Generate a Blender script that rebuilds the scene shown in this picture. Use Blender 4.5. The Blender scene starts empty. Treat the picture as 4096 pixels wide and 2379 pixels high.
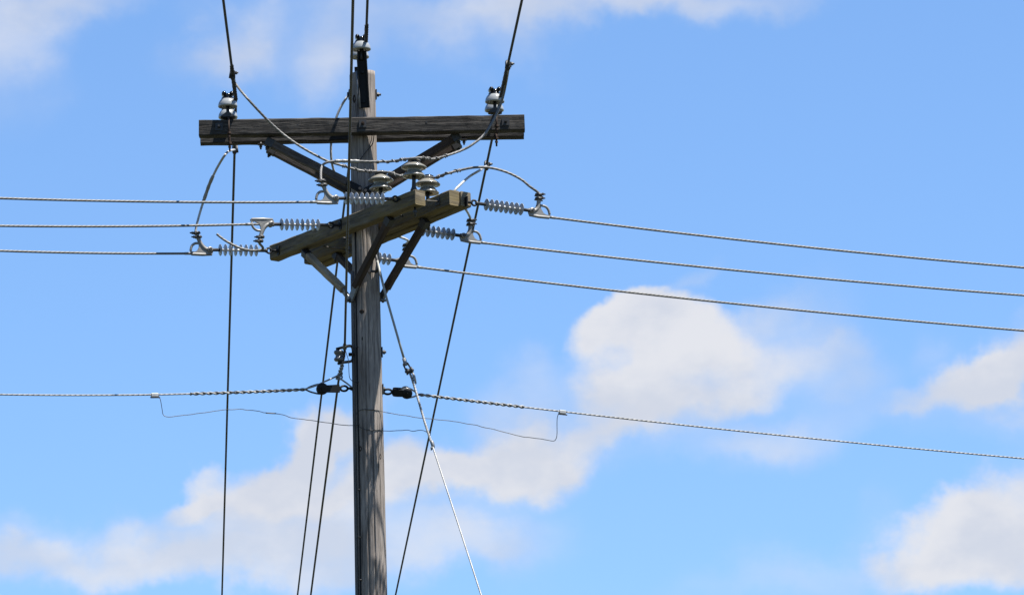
import bpy, math, random
from mathutils import Vector, Matrix, noise
random.seed(7)
R = math.radians
sc = bpy.context.scene
C = sc.collection

# ------------------------------------------------------------------ camera
SW, SH, F = 4096.0, 2379.0, 20865.0
CAM = Vector((0.0, -38.0, 1.6))
YAW, PITCH, ROLL = R(1.64), R(13.0), R(1.46)
fw = Vector((math.sin(YAW)*math.cos(PITCH), math.cos(YAW)*math.cos(PITCH), math.sin(PITCH)))
r0 = Vector((math.cos(YAW), -math.sin(YAW), 0))
u0 = r0.cross(fw)
rt = r0*math.cos(ROLL) - u0*math.sin(ROLL)
up = r0*math.sin(ROLL) + u0*math.cos(ROLL)
cd = bpy.data.cameras.new('camera')
cam = bpy.data.objects.new('camera', cd); C.objects.link(cam)
cam.matrix_world = Matrix(((rt.x, up.x, -fw.x, CAM.x), (rt.y, up.y, -fw.y, CAM.y), (rt.z, up.z, -fw.z, CAM.z), (0, 0, 0, 1)))
cd.sensor_width = 36.0; cd.lens = 36.0*F/SW
cd.clip_start = 0.1; cd.clip_end = 8000
sc.camera = cam

def ray(px, py):
    return (fw*F + rt*(px - SW/2) + up*(SH/2 - py)).normalized()
def P(px, py, Y=0.0):                      # photograph direction, met at depth Y in the world
    d = ray(px, py)
    return CAM + d*((Y - CAM.y)/d.y)
def Pslope(px, py, p0, slope, sgn):        # where a line that falls at `slope` from p0 meets that direction
    lo, hi = (p0.y, p0.y + 60*sgn)
    def g(Y):
        q = P(px, py, Y); return q.z - (p0.z - slope*abs(Y - p0.y))
    a, b = lo, max(hi, -37.5) if sgn < 0 else hi
    ga = g(a)
    for _ in range(60):
        m = (a + b)/2
        if (g(m) > 0) == (ga > 0): a = m
        else: b = m
    return P(px, py, a)

# ------------------------------------------------------------------ sun and exposure
SUN_EL = R(68); SH_ = Vector((0.935, -0.355, 0)).normalized()
sdir = Vector((SH_.x*math.cos(SUN_EL), SH_.y*math.cos(SUN_EL), math.sin(SUN_EL)))
sl = bpy.data.lights.new('sun', 'SUN'); sl.energy = 5.0; sl.angle = R(0.53); sl.color = (1.0, 0.955, 0.88)
so = bpy.data.objects.new('sun', sl); C.objects.link(so)
so.rotation_euler = (-sdir).to_track_quat('-Z', 'Y').to_euler()
so.location = (20, -10, 40)
sc.view_settings.view_transform = 'Standard'
sc.view_settings.look = 'None'
EXPO = 2**1.6
sc.view_settings.exposure = 1.6
sc.view_settings.gamma = 1.0
sc.render.film_transparent = False
sc.cycles.max_bounces = 6

# ------------------------------------------------------------------ sky with clouds (world)
w = bpy.data.worlds.new('World'); sc.world = w; w.use_nodes = True
nt = w.node_tree; N = nt.nodes; L = nt.links
N.clear()
def nd(t, **kw):
    n = N.new(t)
    for k, v in kw.items(): setattr(n, k, v)
    return n
def math_(op, a, b=None, c=None, clamp=False):
    n = nd('ShaderNodeMath', operation=op, use_clamp=clamp)
    for i, v in enumerate((a, b, c)):
        if v is None: continue
        if isinstance(v, (int, float)): n.inputs[i].default_value = v
        else: L.new(v, n.inputs[i])
    return n.outputs[0]
def smooth(v, lo, hi, a=0.0, b=1.0):
    n = nd('ShaderNodeMapRange', interpolation_type='SMOOTHSTEP')
    L.new(v, n.inputs['Value'])
    n.inputs['From Min'].default_value = lo; n.inputs['From Max'].default_value = hi
    n.inputs['To Min'].default_value = a; n.inputs['To Max'].default_value = b
    return n.outputs['Result']
sky = nd('ShaderNodeTexSky', sky_type='NISHITA', sun_disc=False)
sky.sun_elevation = SUN_EL; sky.sun_rotation = math.atan2(SH_.x, SH_.y)
sky.altitude = 300; sky.air_density = 1.0; sky.dust_density = 0.3; sky.ozone_density = 2.5
tc = nd('ShaderNodeTexCoord')
sep = nd('ShaderNodeSeparateXYZ'); L.new(tc.outputs['Generated'], sep.inputs[0])
az = math_('ARCTAN2', sep.outputs[0], sep.outputs[1])
el = math_('ARCSINE', sep.outputs[2])
comb = nd('ShaderNodeCombineXYZ'); L.new(az, comb.inputs[0]); L.new(el, comb.inputs[1])
def fbm(scale, detail, rough, off=(0, 0, 0), sx=1, sy=1):
    m = nd('ShaderNodeMapping'); L.new(comb.outputs[0], m.inputs[0])
    m.inputs['Location'].default_value = off; m.inputs['Scale'].default_value = (sx, sy, 1)
    n = nd('ShaderNodeTexNoise', noise_dimensions='2D'); L.new(m.outputs[0], n.inputs['Vector'])
    n.inputs['Scale'].default_value = scale; n.inputs['Detail'].default_value = detail; n.inputs['Roughness'].default_value = rough
    return n
wn = fbm(34, 5, 0.55, (3.1, 1.7, 0))
wsub = nd('ShaderNodeVectorMath', operation='SUBTRACT'); L.new(wn.outputs['Color'], wsub.inputs[0]); wsub.inputs[1].default_value = (.5, .5, .5)
wscl = nd('ShaderNodeVectorMath', operation='SCALE'); L.new(wsub.outputs[0], wscl.inputs[0]); wscl.inputs['Scale'].default_value = 0.022
wadd = nd('ShaderNodeVectorMath', operation='ADD'); L.new(comb.outputs[0], wadd.inputs[0]); L.new(wscl.outputs[0], wadd.inputs[1])
def azel(px, py):
    d = ray(px, py); return math.atan2(d.x, d.y), math.asin(d.z)
# cloud masses of the day: centre, half sizes, tilt (degrees, up to the right), weight
CL = [
 (2450, 1290, 190, 100, 5, .72), (2600, 1270, 250, 95, -5, .62), (2760, 1360, 260, 150, -15, .42), (2560, 1420, 340, 160, 10, .45), (2800, 1500, 420, 190, 10, .46), (2480, 1580, 380, 160, 15, .48), (2750, 1650, 420, 110, 6, .42), (3020, 1480, 260, 180, 30, .34), (2350, 1480, 160, 180, 20, .25),
 (2250, 1750, 340, 120, 12, .42), (1990, 1840, 320, 140, 18, .55), (1950, 1940, 360, 130, 8, .55), (1680, 1950, 320, 140, 12, .5), (2130, 1890, 170, 130, 20, .35), (1600, 1890, 130, 90, 20, .3),
 (1420, 1690, 170, 130, 10, .75), (1290, 1700, 180, 120, 30, .75), (1170, 1800, 170, 140, 40, .72), (1330, 1860, 320, 170, 5, .62), (1060, 1920, 210, 130, 35, .65), (840, 1945, 110, 85, 55, .6), (1010, 2020, 380, 100, 3, .5), (1450, 2000, 330, 120, 3, .5), (740, 2035, 130, 70, 20, .36),
 (3980, 1430, 250, 130, 25, .55), (4120, 1350, 280, 180, 25, .55), (3830, 1520, 320, 120, 25, .5), (4080, 1560, 340, 130, 8, .5), (3640, 1585, 220, 80, 18, .34),
 (4080, 1970, 260, 200, 35, .6), (3900, 2080, 280, 170, 40, .6), (4100, 2180, 380, 200, 10, .6), (3720, 2210, 300, 150, 40, .5), (3850, 2290, 460, 110, 5, .46),
]
# thin veils and wisps
HZ = [
 (250, 2270, 900, 95, 0, .62), (1000, 2275, 650, 95, 0, .42), (900, 2170, 1300, 150, 1, .4), (1750, 2260, 600, 130, 5, .42), (1950, 2150, 380, 130, 20, .34), (1350, 2120, 500, 110, 2, .42), (450, 2085, 90, 60, 70, .22), (1050, 2120, 620, 110, 2, .34), (250, 2190, 600, 110, 0, .2),
 (2900, 1760, 380, 120, 3, .34), (3130, 1820, 300, 130, 5, .42), (3050, 1300, 330, 170, 20, .42), (3220, 1470, 240, 200, 10, .38), (2080, 1620, 260, 170, 30, .42), (2130, 1450, 130, 110, 20, .26), (2720, 1120, 170, 60, 40, .34), (3000, 1230, 220, 80, 35, .25), (2400, 1700, 500, 200, 15, .3),
 (3440, 1560, 240, 190, 40, .36), (3250, 1400, 170, 90, 20, .26), (3900, 1690, 420, 110, 0, .3), (3350, 2330, 760, 120, 3, .42), (3560, 2100, 130, 90, 50, .24), (3750, 1360, 140, 110, 60, .3),
 (40, 70, 420, 200, 12, .62), (380, -10, 420, 120, 0, .4), (60, 310, 240, 190, 60, .26), (950, 120, 150, 260, -15, .4), (830, 220, 240, 120, 20, .3), (1330, 190, 190, 220, -30, .36), (1180, 240, 420, 140, 0, .28),
 (1760, 50, 430, 140, 12, .58), (1960, 110, 330, 160, 30, .44), (2190, 140, 170, 150, 40, .36), (2600, -10, 620, 100, 3, .45), (2900, 20, 420, 90, 3, .45), (1250, 20, 480, 120, 12, .32), (3280, 10, 240, 80, 0, .28), (2350, 40, 320, 100, 5, .3),
]
def masses(lst, lo, hi):
    dens = None
    for (cx, cy, rx, ry, rot, amp) in lst:
        a, e = azel(cx, cy)
        m = nd('ShaderNodeMapping', vector_type='TEXTURE'); L.new(wadd.outputs[0], m.inputs[0])
        m.inputs['Location'].default_value = (a, e, 0); m.inputs['Rotation'].default_value = (0, 0, R(rot))
        m.inputs['Scale'].default_value = (rx/F, ry/F, 1)
        ln = nd('ShaderNodeVectorMath', operation='LENGTH'); L.new(m.outputs[0], ln.inputs[0])
        v = smooth(ln.outputs['Value'], lo, hi, amp, 0.0)
        dens = v if dens is None else math_('ADD', dens, v)
    return dens
dens = masses(CL, 0.3, 1.3)
veil = masses(HZ, 0.1, 1.45)
n1 = fbm(44, 10, 0.57, (0.4, 2.2, 0), 0.85, 1.2)
n2 = fbm(16, 4, 0.5, (5.4, 0.2, 0))
n3 = fbm(40, 8, 0.55, (1.4, 7.2, 0), 0.7, 1.5)
gate = smooth(dens, 0.0, 0.4)
dd = math_('ADD', dens, math_('MULTIPLY', math_('MULTIPLY', math_('SUBTRACT', n1.outputs['Fac'], 0.5), 1.0), gate))
a1 = smooth(dd, 0.02, 1.05, 0.0, 0.95)
vv = math_('MULTIPLY', veil, math_('ADD', 0.45, math_('MULTIPLY', n3.outputs['Fac'], 0.95)))
a2 = smooth(vv, 0.0, 1.1, 0.0, 0.85)
inv = math_('MULTIPLY', math_('SUBTRACT', 1.0, a1), math_('SUBTRACT', 1.0, a2))
alpha = math_('SUBTRACT', 1.0, inv)
n1b = fbm(48, 4, 0.54, (0.4+0.0022, 2.2+0.0075, 0), 0.85, 1.2)
relief = math_('SUBTRACT', n1.outputs['Fac'], n1b.outputs['Fac'])
thick = smooth(dd, 0.75, 1.9, 0.0, 0.05)
shade = math_('SUBTRACT', math_('ADD', math_('ADD', math_('MULTIPLY', n2.outputs['Fac'], 0.3), 0.18), math_('MULTIPLY', relief, 0.55)), thick)
ccol = nd('ShaderNodeMix', data_type='RGBA'); L.new(smooth(shade, 0.2, 0.46), ccol.inputs['Factor'])
ccol.inputs['A'].default_value = (0.66, 0.695, 0.785, 1); ccol.inputs['B'].default_value = (0.80, 0.805, 0.845, 1)
tint = nd('ShaderNodeMix', data_type='RGBA', blend_type='MULTIPLY'); tint.inputs['Factor'].default_value = 1
L.new(sky.outputs[0], tint.inputs['A']); tint.inputs['B'].default_value = (0.87, 1.06, 1.27, 1)
SKY_S = 0.0505
scl = nd('ShaderNodeMix', data_type='RGBA', blend_type='MULTIPLY'); scl.inputs['Factor'].default_value = 1
L.new(ccol.outputs['Result'], scl.inputs['A']); scl.inputs['B'].default_value = (1/SKY_S/EXPO,)*3 + (1,)
mix = nd('ShaderNodeMix', data_type='RGBA'); L.new(alpha, mix.inputs['Factor'])
L.new(tint.outputs['Result'], mix.inputs['A']); L.new(scl.outputs['Result'], mix.inputs['B'])
bg = nd('ShaderNodeBackground'); L.new(mix.outputs['Result'], bg.inputs['Color']); bg.inputs['Strength'].default_value = SKY_S
wo = nd('ShaderNodeOutputWorld'); L.new(bg.outputs[0], wo.inputs['Surface'])

# ------------------------------------------------------------------ materials
ALB = 0.44
def sc3(c, k=ALB): return tuple(x*k for x in c)
def newmat(name):
    m = bpy.data.materials.new(name); m.use_nodes = True
    t = m.node_tree; b = t.nodes['Principled BSDF']
    return m, t, b
def uvmap(t, sx, sy, off=0.0):
    uv = t.nodes.new('ShaderNodeUVMap'); uv.uv_map = 'UVMap'
    oi = t.nodes.new('ShaderNodeObjectInfo')
    mul = t.nodes.new('ShaderNodeVectorMath'); mul.operation = 'SCALE'
    cb = t.nodes.new('ShaderNodeCombineXYZ')
    for i in range(2): t.links.new(oi.outputs['Random'], cb.inputs[i])
    t.links.new(cb.outputs[0], mul.inputs[0]); mul.inputs['Scale'].default_value = 37.0
    ad = t.nodes.new('ShaderNodeVectorMath'); ad.operation = 'ADD'
    t.links.new(uv.outputs[0], ad.inputs[0]); t.links.new(mul.outputs[0], ad.inputs[1])
    mp = t.nodes.new('ShaderNodeMapping'); t.links.new(ad.outputs[0], mp.inputs[0])
    mp.inputs['Scale'].default_value = (sx, sy, 1); mp.inputs['Location'].default_value = (off, off*1.7, 0)
    return mp.outputs[0]
def tnoise(t, vec, scale, detail=5, rough=0.6, dist=0.0):
    n = t.nodes.new('ShaderNodeTexNoise'); n.inputs['Scale'].default_value = scale
    n.inputs['Detail'].default_value = detail; n.inputs['Roughness'].default_value = rough; n.inputs['Distortion'].default_value = dist
    t.links.new(vec, n.inputs['Vector']); return n.outputs['Fac']
def ramp(t, fac, stops):
    r = t.nodes.new('ShaderNodeValToRGB'); t.links.new(fac, r.inputs[0])
    cr = r.color_ramp
    while len(cr.elements) < len(stops): cr.elements.new(0.5)
    for e, (p, c) in zip(cr.elements, stops):
        e.position = p; e.color = tuple(c) + (1,) if len(c) == 3 else c
    return r.outputs[0]
def mixc(t, fac, a, b, mode='MIX'):
    m = t.nodes.new('ShaderNodeMix'); m.data_type = 'RGBA'; m.blend_type = mode
    for s, v in (('Factor', fac), ('A', a), ('B', b)):
        if isinstance(v, (int, float)): m.inputs[s].default_value = v
        elif isinstance(v, tuple): m.inputs[s].default_value = v + (1,)
        else: t.links.new(v, m.inputs[s])
    return m.outputs['Result']
def bump(t, b, h, strength, dist):
    n = t.nodes.new('ShaderNodeBump'); n.inputs['Strength'].default_value = strength; n.inputs['Distance'].default_value = dist
    t.links.new(h, n.inputs['Height']); t.links.new(n.outputs[0], b.inputs['Normal'])
def tmath(t, op, a, b_=None):
    n = t.nodes.new('ShaderNodeMath'); n.operation = op
    for i, v in enumerate((a, b_)):
        if v is None: continue
        if isinstance(v, (int, float)): n.inputs[i].default_value = v
        else: t.links.new(v, n.inputs[i])
    return n.outputs[0]
def wood(name, dark, mid, light, moss=None, streak=26.0, bmp=0.9, crack=0.5):
    m, t, b = newmat(name)
    dark, mid, light = sc3(dark), sc3(mid), sc3(light)
    if moss: moss = sc3(moss)
    g1 = tnoise(t, uvmap(t, 1.6, streak, 0.0), 3.2, 7, 0.62, 0.5)
    g2 = tnoise(t, uvmap(t, 3.5, streak*4.2, 4.0), 3.0, 5, 0.6, 0.3)
    pat = tnoise(t, uvmap(t, 1.3, 3.5, 9.0), 2.0, 4, 0.55)
    ck = tnoise(t, uvmap(t, 0.7, streak*1.6, 14.0), 2.4, 3, 0.5, 0.4)
    cr = ramp(t, ck, [(0.36, (0, 0, 0)), (0.42, (1, 1, 1))])
    f = tmath(t, 'ADD', tmath(t, 'MULTIPLY', g1, 0.6), tmath(t, 'MULTIPLY', g2, 0.4))
    col = ramp(t, f, [(0.34, dark), (0.5, mid), (0.66, light)])
    pr = ramp(t, pat, [(0.35, (0.72, 0.70, 0.68)), (0.65, (1.18, 1.16, 1.12))])
    col = mixc(t, 1.0, col, pr, 'MULTIPLY')
    if moss:
        ms = ramp(t, tnoise(t, uvmap(t, 1.1, 5.0, 21.0), 3.0, 4, 0.6), [(0.45, (0, 0, 0)), (0.62, (1, 1, 1))])
        col = mixc(t, tmath(t, 'MULTIPLY', ms, 0.75), col, moss)
    col = mixc(t, tmath(t, 'MULTIPLY', tmath(t, 'SUBTRACT', 1.0, cr), crack), col, (0.03, 0.025, 0.022))
    t.links.new(col, b.inputs['Base Color'])
    b.inputs['Roughness'].default_value = 0.85; b.inputs['Specular IOR Level'].default_value = 0.25
    h = tmath(t, 'ADD', tmath(t, 'MULTIPLY', f, 1.0), tmath(t, 'MULTIPLY', cr, 0.5))
    bump(t, b, h, bmp, 0.006)
    return m
def plain(name, col, rough=0.5, metal=0.0, spec=0.5, vary=0.25, coat=0.0):
    m, t, b = newmat(name); col = sc3(col)
    g = t.nodes.new('ShaderNodeNewGeometry')
    n = tnoise(t, g.outputs['Position'], 38.0, 5, 0.65)
    n2 = tnoise(t, g.outputs['Position'], 9.0, 3, 0.5)
    k = ramp(t, tmath(t, 'ADD', tmath(t, 'MULTIPLY', n, .6), tmath(t, 'MULTIPLY', n2, .4)), [(0.35, (1-vary,)*3), (0.65, (1+vary*.6,)*3)])
    t.links.new(mixc(t, 1.0, col, k, 'MULTIPLY'), b.inputs['Base Color'])
    b.inputs['Roughness'].default_value = rough; b.inputs['Metallic'].default_value = metal
    b.inputs['Specular IOR Level'].default_value = spec; b.inputs['Coat Weight'].default_value = coat
    bump(t, b, n, 0.12, 0.002)
    return m
def cable(name, col, pitch, lobes, rough=0.45, metal=0.6, strength=0.5, depth=0.003, kmin=0.62):
    m, t, b = newmat(name); col = sc3(col)
    uv = t.nodes.new('ShaderNodeUVMap'); uv.uv_map = 'UVMap'
    s = t.nodes.new('ShaderNodeSeparateXYZ'); t.links.new(uv.outputs[0], s.inputs[0])
    ph = tmath(t, 'ADD', tmath(t, 'MULTIPLY', s.outputs[0], 2*math.pi*lobes/pitch), tmath(t, 'MULTIPLY', s.outputs[1], 2*math.pi*lobes))
    h = tmath(t, 'ABSOLUTE', tmath(t, 'SINE', tmath(t, 'MULTIPLY', ph, 0.5)))
    k = ramp(t, h, [(0.0, (kmin,)*3), (0.5, (1, 1, 1))])  # shade in the grooves between strands, painted into the base colour
    g = t.nodes.new('ShaderNodeNewGeometry')
    nz_ = tnoise(t, g.outputs['Position'], 14.0, 4, 0.6)
    k2 = ramp(t, nz_, [(0.35, (0.75,)*3), (0.65, (1.15,)*3)])
    t.links.new(mixc(t, 1.0, mixc(t, 1.0, col, k, 'MULTIPLY'), k2, 'MULTIPLY'), b.inputs['Base Color'])
    b.inputs['Roughness'].default_value = rough; b.inputs['Metallic'].default_value = metal
    bump(t, b, h, strength, depth)
    return m
M = {}
M['pole'] = wood('pole_wood', (0.21, 0.184, 0.166), (0.40, 0.355, 0.325), (0.56, 0.505, 0.47), None, 17.0, 1.0, 0.6)
M['arm'] = wood('grey_arm_wood', (0.022, 0.020, 0.019), (0.055, 0.051, 0.048), (0.18, 0.17, 0.16), None, 13.0, 1.0, 0.5)
M['mossarm'] = wood('mossy_arm_wood', (0.105, 0.088, 0.062), (0.225, 0.19, 0.135), (0.36, 0.31, 0.23), (0.30, 0.225, 0.075), 13.0, 0.8, 0.4)
M['brace'] = wood('brown_brace_wood', (0.055, 0.046, 0.042), (0.125, 0.106, 0.097), (0.22, 0.195, 0.18), None, 14.0, 0.7, 0.4)
M['tanbrace'] = wood('tan_brace_wood', (0.32, 0.26, 0.175), (0.5, 0.41, 0.29), (0.62, 0.53, 0.39), None, 14.0, 0.6, 0.3)  # tan wood lightened so that sunlight on the brace is in its colour
M['darkbrace'] = wood('dark_brace_wood', (0.035, 0.024, 0.019), (0.08, 0.055, 0.043), (0.14, 0.105, 0.085), None, 14.0, 0.6, 0.3)
M['black'] = plain('black_paint_steel', (0.010, 0.011, 0.013), 0.6, 0.0, 0.2)
M['glaze'] = plain('black_glaze', (0.006, 0.006, 0.007), 0.16, 0.0, 0.45, 0.1, 0.15)
M['porcelain'] = plain('blue_grey_porcelain', (0.46, 0.485, 0.49), 0.16, 0.0, 0.5, 0.08, 0.4)
M['oldporc'] = plain('olive_grey_porcelain', (0.34, 0.325, 0.275), 0.2, 0.0, 0.5, 0.1, 0.4)
M['polymer'] = plain('grey_polymer', (0.52, 0.555, 0.60), 0.35, 0.0, 0.4, 0.12)
M['core'] = plain('pale_polymer_core', (0.85, 0.86, 0.87), 0.4, 0.0, 0.4, 0.08)
M['galv'] = plain('galvanised_steel', (0.33, 0.34, 0.35), 0.5, 0.55, 0.5, 0.3)
M['dsteel'] = plain('dark_weathered_steel', (0.035, 0.035, 0.038), 0.55, 0.1, 0.5, 0.35)
M['rust'] = plain('rusty_steel', (0.065, 0.036, 0.023), 0.8, 0.1, 0.3, 0.45)
M['gripdark'] = plain('weathered_grip_wire', (0.13, 0.13, 0.135), 0.5, 0.2)  # darker copy of the grip wire, shading of the twist put into colour
M['sleeve'] = plain('grey_sleeve_aluminium', (0.40, 0.395, 0.38), 0.5, 0.1)
M['knotwood'] = plain('dark_knot_wood', (0.05, 0.036, 0.028), 0.9, 0.0, 0.2)
M['brsteel'] = plain('brown_grey_steel', (0.10, 0.085, 0.065), 0.6, 0.1)
M['dporc'] = plain('dark_grey_porcelain', (0.15, 0.165, 0.18), 0.25)  # rack spool porcelain, darkened so the colour holds the shade on it
M['cast'] = plain('cast_aluminium', (0.36, 0.352, 0.335), 0.5, 0.1, 0.5, 0.3)
M['alu'] = cable('aluminium_strand', (0.235, 0.23, 0.22), 0.22, 6, 0.55, 0.1)
M['bright'] = cable('bright_aluminium_strand', (0.72, 0.71, 0.69), 0.24, 6, 0.5, 0.1)
M['darkwire'] = cable('dark_weathered_conductor', (0.028, 0.028, 0.029), 0.14, 6, 0.75, 0.0, 0.0, 0.001, 1.0)
M['brownwire'] = cable('brown_ribbed_conductor', (0.05, 0.040, 0.030), 0.045, 1, 0.75, 0.0, 0.5, 0.006, 0.8)
M['guy'] = cable('galvanised_guy_strand', (0.46, 0.46, 0.45), 0.16, 7, 0.5, 0.2, 0.35, 0.002, 0.75)
M['tie'] = plain('tie_wire_aluminium', (0.25, 0.245, 0.235), 0.5, 0.2, 0.5, 0.2)
M['thin'] = plain('thin_bare_wire', (0.07, 0.072, 0.075), 0.5, 0.3)
M['tape'] = plain('black_tape', (0.008, 0.008, 0.01), 0.6)
M['messenger'] = cable('seven_wire_messenger', (0.36, 0.36, 0.355), 0.12, 3, 0.5, 0.2, 0.6, 0.004, 0.3)
M['fibre'] = plain('grey_fibreglass', (0.42, 0.43, 0.40), 0.4, 0.0, 0.5, 0.15)
M['mould'] = wood('grey_moulding', (0.12, 0.12, 0.125), (0.20, 0.20, 0.205), (0.28, 0.28, 0.285), None, 20.0, 0.5, 0.2)
M['zinc'] = plain('pale_zinc', (0.7, 0.7, 0.69), 0.4, 0.2)
gm, gt, gb = newmat('grass_ground')
gg = gt.nodes.new('ShaderNodeNewGeometry')
gcol = ramp(gt, tnoise(gt, gg.outputs['Position'], 0.35, 8, 0.65), [(0.3, (0.018, 0.024, 0.009)), (0.55, (0.034, 0.036, 0.015)), (0.75, (0.06, 0.052, 0.026))])
gt.links.new(gcol, gb.inputs['Base Color']); gb.inputs['Roughness'].default_value = 0.9
M['grass'] = gm

# ------------------------------------------------------------------ mesh helpers
class MB:
    def __init__(s): s.v = []; s.f = []; s.uv = []; s.sm = []
    def face(s, idx, uv, smooth=False):
        s.f.append(tuple(idx)); s.uv.append(list(uv)); s.sm.append(smooth)
    def ring_grid(s, rings, us, vs, closed=True, smooth=True, caps=(True, True)):
        base = len(s.v); n = len(rings[0])
        for r in rings: s.v.extend([Vector(p) for p in r])
        for i in range(len(rings)-1):
            for j in range(n if closed else n-1):
                k = (j+1) % n
                a, b_, c, d = base+i*n+j, base+i*n+k, base+(i+1)*n+k, base+(i+1)*n+j
                v1 = vs[j]; v2 = vs[j+1]
                s.face((a, d, c, b_), ((us[i], v1), (us[i+1], v1), (us[i+1], v2), (us[i], v2)), smooth)
        if closed and caps[0]: s.face([base+j for j in range(n)], [(us[0]+.03*math.cos(6.28*j/n), .03*math.sin(6.28*j/n)) for j in range(n)])
        if closed and caps[1]:
            e = base+(len(rings)-1)*n
            s.face([e+j for j in reversed(range(n))], [(us[-1]+.03*math.cos(6.28*j/n), .03*math.sin(6.28*j/n)) for j in range(n)])
    def tube(s, pts, r, n=10, smooth=True, caps=True, rough=0.0, vabs=False):
        pts = [Vector(p) for p in pts]
        rr = r if isinstance(r, (list, tuple)) else [r]*len(pts)
        t0 = (pts[1]-pts[0]).normalized()
        ref = Vector((0, 0, 1)) if abs(t0.z) < .9 else Vector((1, 0, 0))
        nx = t0.cross(ref).normalized()
        rings = []; us = []; ln = 0
        for i, p in enumerate(pts):
            t = (pts[min(i+1, len(pts)-1)] - pts[max(i-1, 0)]).normalized()
            nx = (nx - t*nx.dot(t)).normalized(); ny = t.cross(nx)
            if i: ln += (p-pts[i-1]).length
            us.append(ln)
            ring = []
            for j in range(n):
                a = 2*math.pi*j/n
                q = rr[i]*(1 + (rough*noise.noise(Vector((p.x*40+math.cos(a)*2, p.z*40+math.sin(a)*2, p.y*40))) if rough else 0))
                ring.append(p + nx*math.cos(a)*q + ny*math.sin(a)*q)
            rings.append(ring)
        s.ring_grid(rings, us, [j/n for j in range(n+1)], True, smooth, (caps, caps))
        return s
    def box(s, c, ax, ay, az, smooth=False):      # centre and three half vectors
        c, ax, ay, az = map(Vector, (c, ax, ay, az))
        s.beam(c-ax, c+ax, ay, az)
        return s
    def beam(s, p0, p1, hy, hz, seg=1, wob=0.0, bev=0.0, taper=None):  # timber with chamfered long edges; u along it
        p0, p1, hy, hz = map(Vector, (p0, p1, hy, hz))
        ly, lz = hy.length, hz.length
        ey, ez = hy.normalized(), hz.normalized()
        ch = bev
        if ch > 0: prof = [(-ly+ch, -lz), (ly-ch, -lz), (ly, -lz+ch), (ly, lz-ch), (ly-ch, lz), (-ly+ch, lz), (-ly, lz-ch), (-ly, -lz+ch)]
        else: prof = [(-ly, -lz), (ly, -lz), (ly, lz), (-ly, lz)]
        vs = [0.0]
        for i in range(len(prof)):
            a, b_ = prof[i], prof[(i+1) % len(prof)]
            vs.append(vs[-1]+math.hypot(a[0]-b_[0], a[1]-b_[1]))
        rings = []; us = []
        D = p1-p0
        sd = random.random()*50
        for i in range(seg+1):
            k = i/seg; p = p0+D*k; us.append(D.length*k); ring = []
            for j, (y, z) in enumerate(prof):
                o = Vector((0, 0, 0))
                if wob:
                    o = ey*wob*noise.noise(Vector((k*seg*.35+sd, j*1.7, 0))) + ez*wob*noise.noise(Vector((k*seg*.35+sd, j*1.7, 9)))
                    if i in (0, seg): o += D.normalized()*wob*.8*noise.noise(Vector((j*2.1, sd, k)))
                ring.append(p+ey*y+ez*z+o)
            rings.append(ring)
        s.ring_grid(rings, us, vs, True, False)
        return s
    def lathe(s, prof, o=(0, 0, 0), axis=(0, 0, 1), n=28, smooth=True):     # profile (r, h)
        o = Vector(o); ax = Vector(axis).normalized()
        ref = Vector((1, 0, 0)) if abs(ax.x) < .9 else Vector((0, 1, 0))
        e1 = (ref-ax*ref.dot(ax)).normalized(); e2 = ax.cross(e1)
        rings = []; us = []; ln = 0
        for i, (r, h) in enumerate(prof):
            if i: ln += math.hypot(r-prof[i-1][0], h-prof[i-1][1])
            us.append(ln); r = max(r, 1e-5)
            rings.append([o+ax*h+(e1*math.cos(2*math.pi*j/n)+e2*math.sin(2*math.pi*j/n))*r for j in range(n)])
        s.ring_grid(rings, us, [j/n for j in range(n+1)], True, smooth)
        return s
    def prism(s, outline, fn, t):                # outline of (x, y), fn maps (x, y, z) into space, thickness t
        n = len(outline)
        s.ring_grid([[fn(x, y, -t/2) for x, y in outline], [fn(x, y, t/2) for x, y in outline]], [0, t], [i*.01 for i in range(n+1)], True, False)
        return s
    def build(s, name, mat, parent=None, origin=None):
        me = bpy.data.meshes.new(name)
        o_ = Vector(origin) if origin is not None else Vector((0, 0, 0))
        me.from_pydata([tuple(v-o_) for v in s.v], [], s.f)
        uvl = me.uv_layers.new(name='UVMap')
        k = 0
        for fi, poly in enumerate(me.polygons):
            poly.use_smooth = s.sm[fi]
            for j in range(poly.loop_total):
                uvl.data[poly.loop_start+j].uv = s.uv[fi][j]
        me.materials.append(mat)
        import bmesh
        b = bmesh.new(); b.from_mesh(me); bmesh.ops.recalc_face_normals(b, faces=b.faces); b.to_mesh(me); b.free()
        ob = bpy.data.objects.new(name, me); C.objects.link(ob)
        if parent: ob.parent = parent
        elif origin is not None: ob.location = o_
        return ob
def spline(pts, per=8):
    pts = [Vector(p) for p in pts]; out = []
    for i in range(len(pts)-1):
        p0 = pts[i-1] if i else pts[0]*2-pts[1]
        p1, p2 = pts[i], pts[i+1]
        p3 = pts[i+2] if i+2 < len(pts) else p2*2-p1
        for k in range(per):
            t = k/per
            out.append(0.5*((2*p1)+(p2-p0)*t+(2*p0-5*p1+4*p2-p3)*t*t+(3*p1-p0-3*p2+p3)*t**3))
    out.append(pts[-1]); return out
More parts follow.
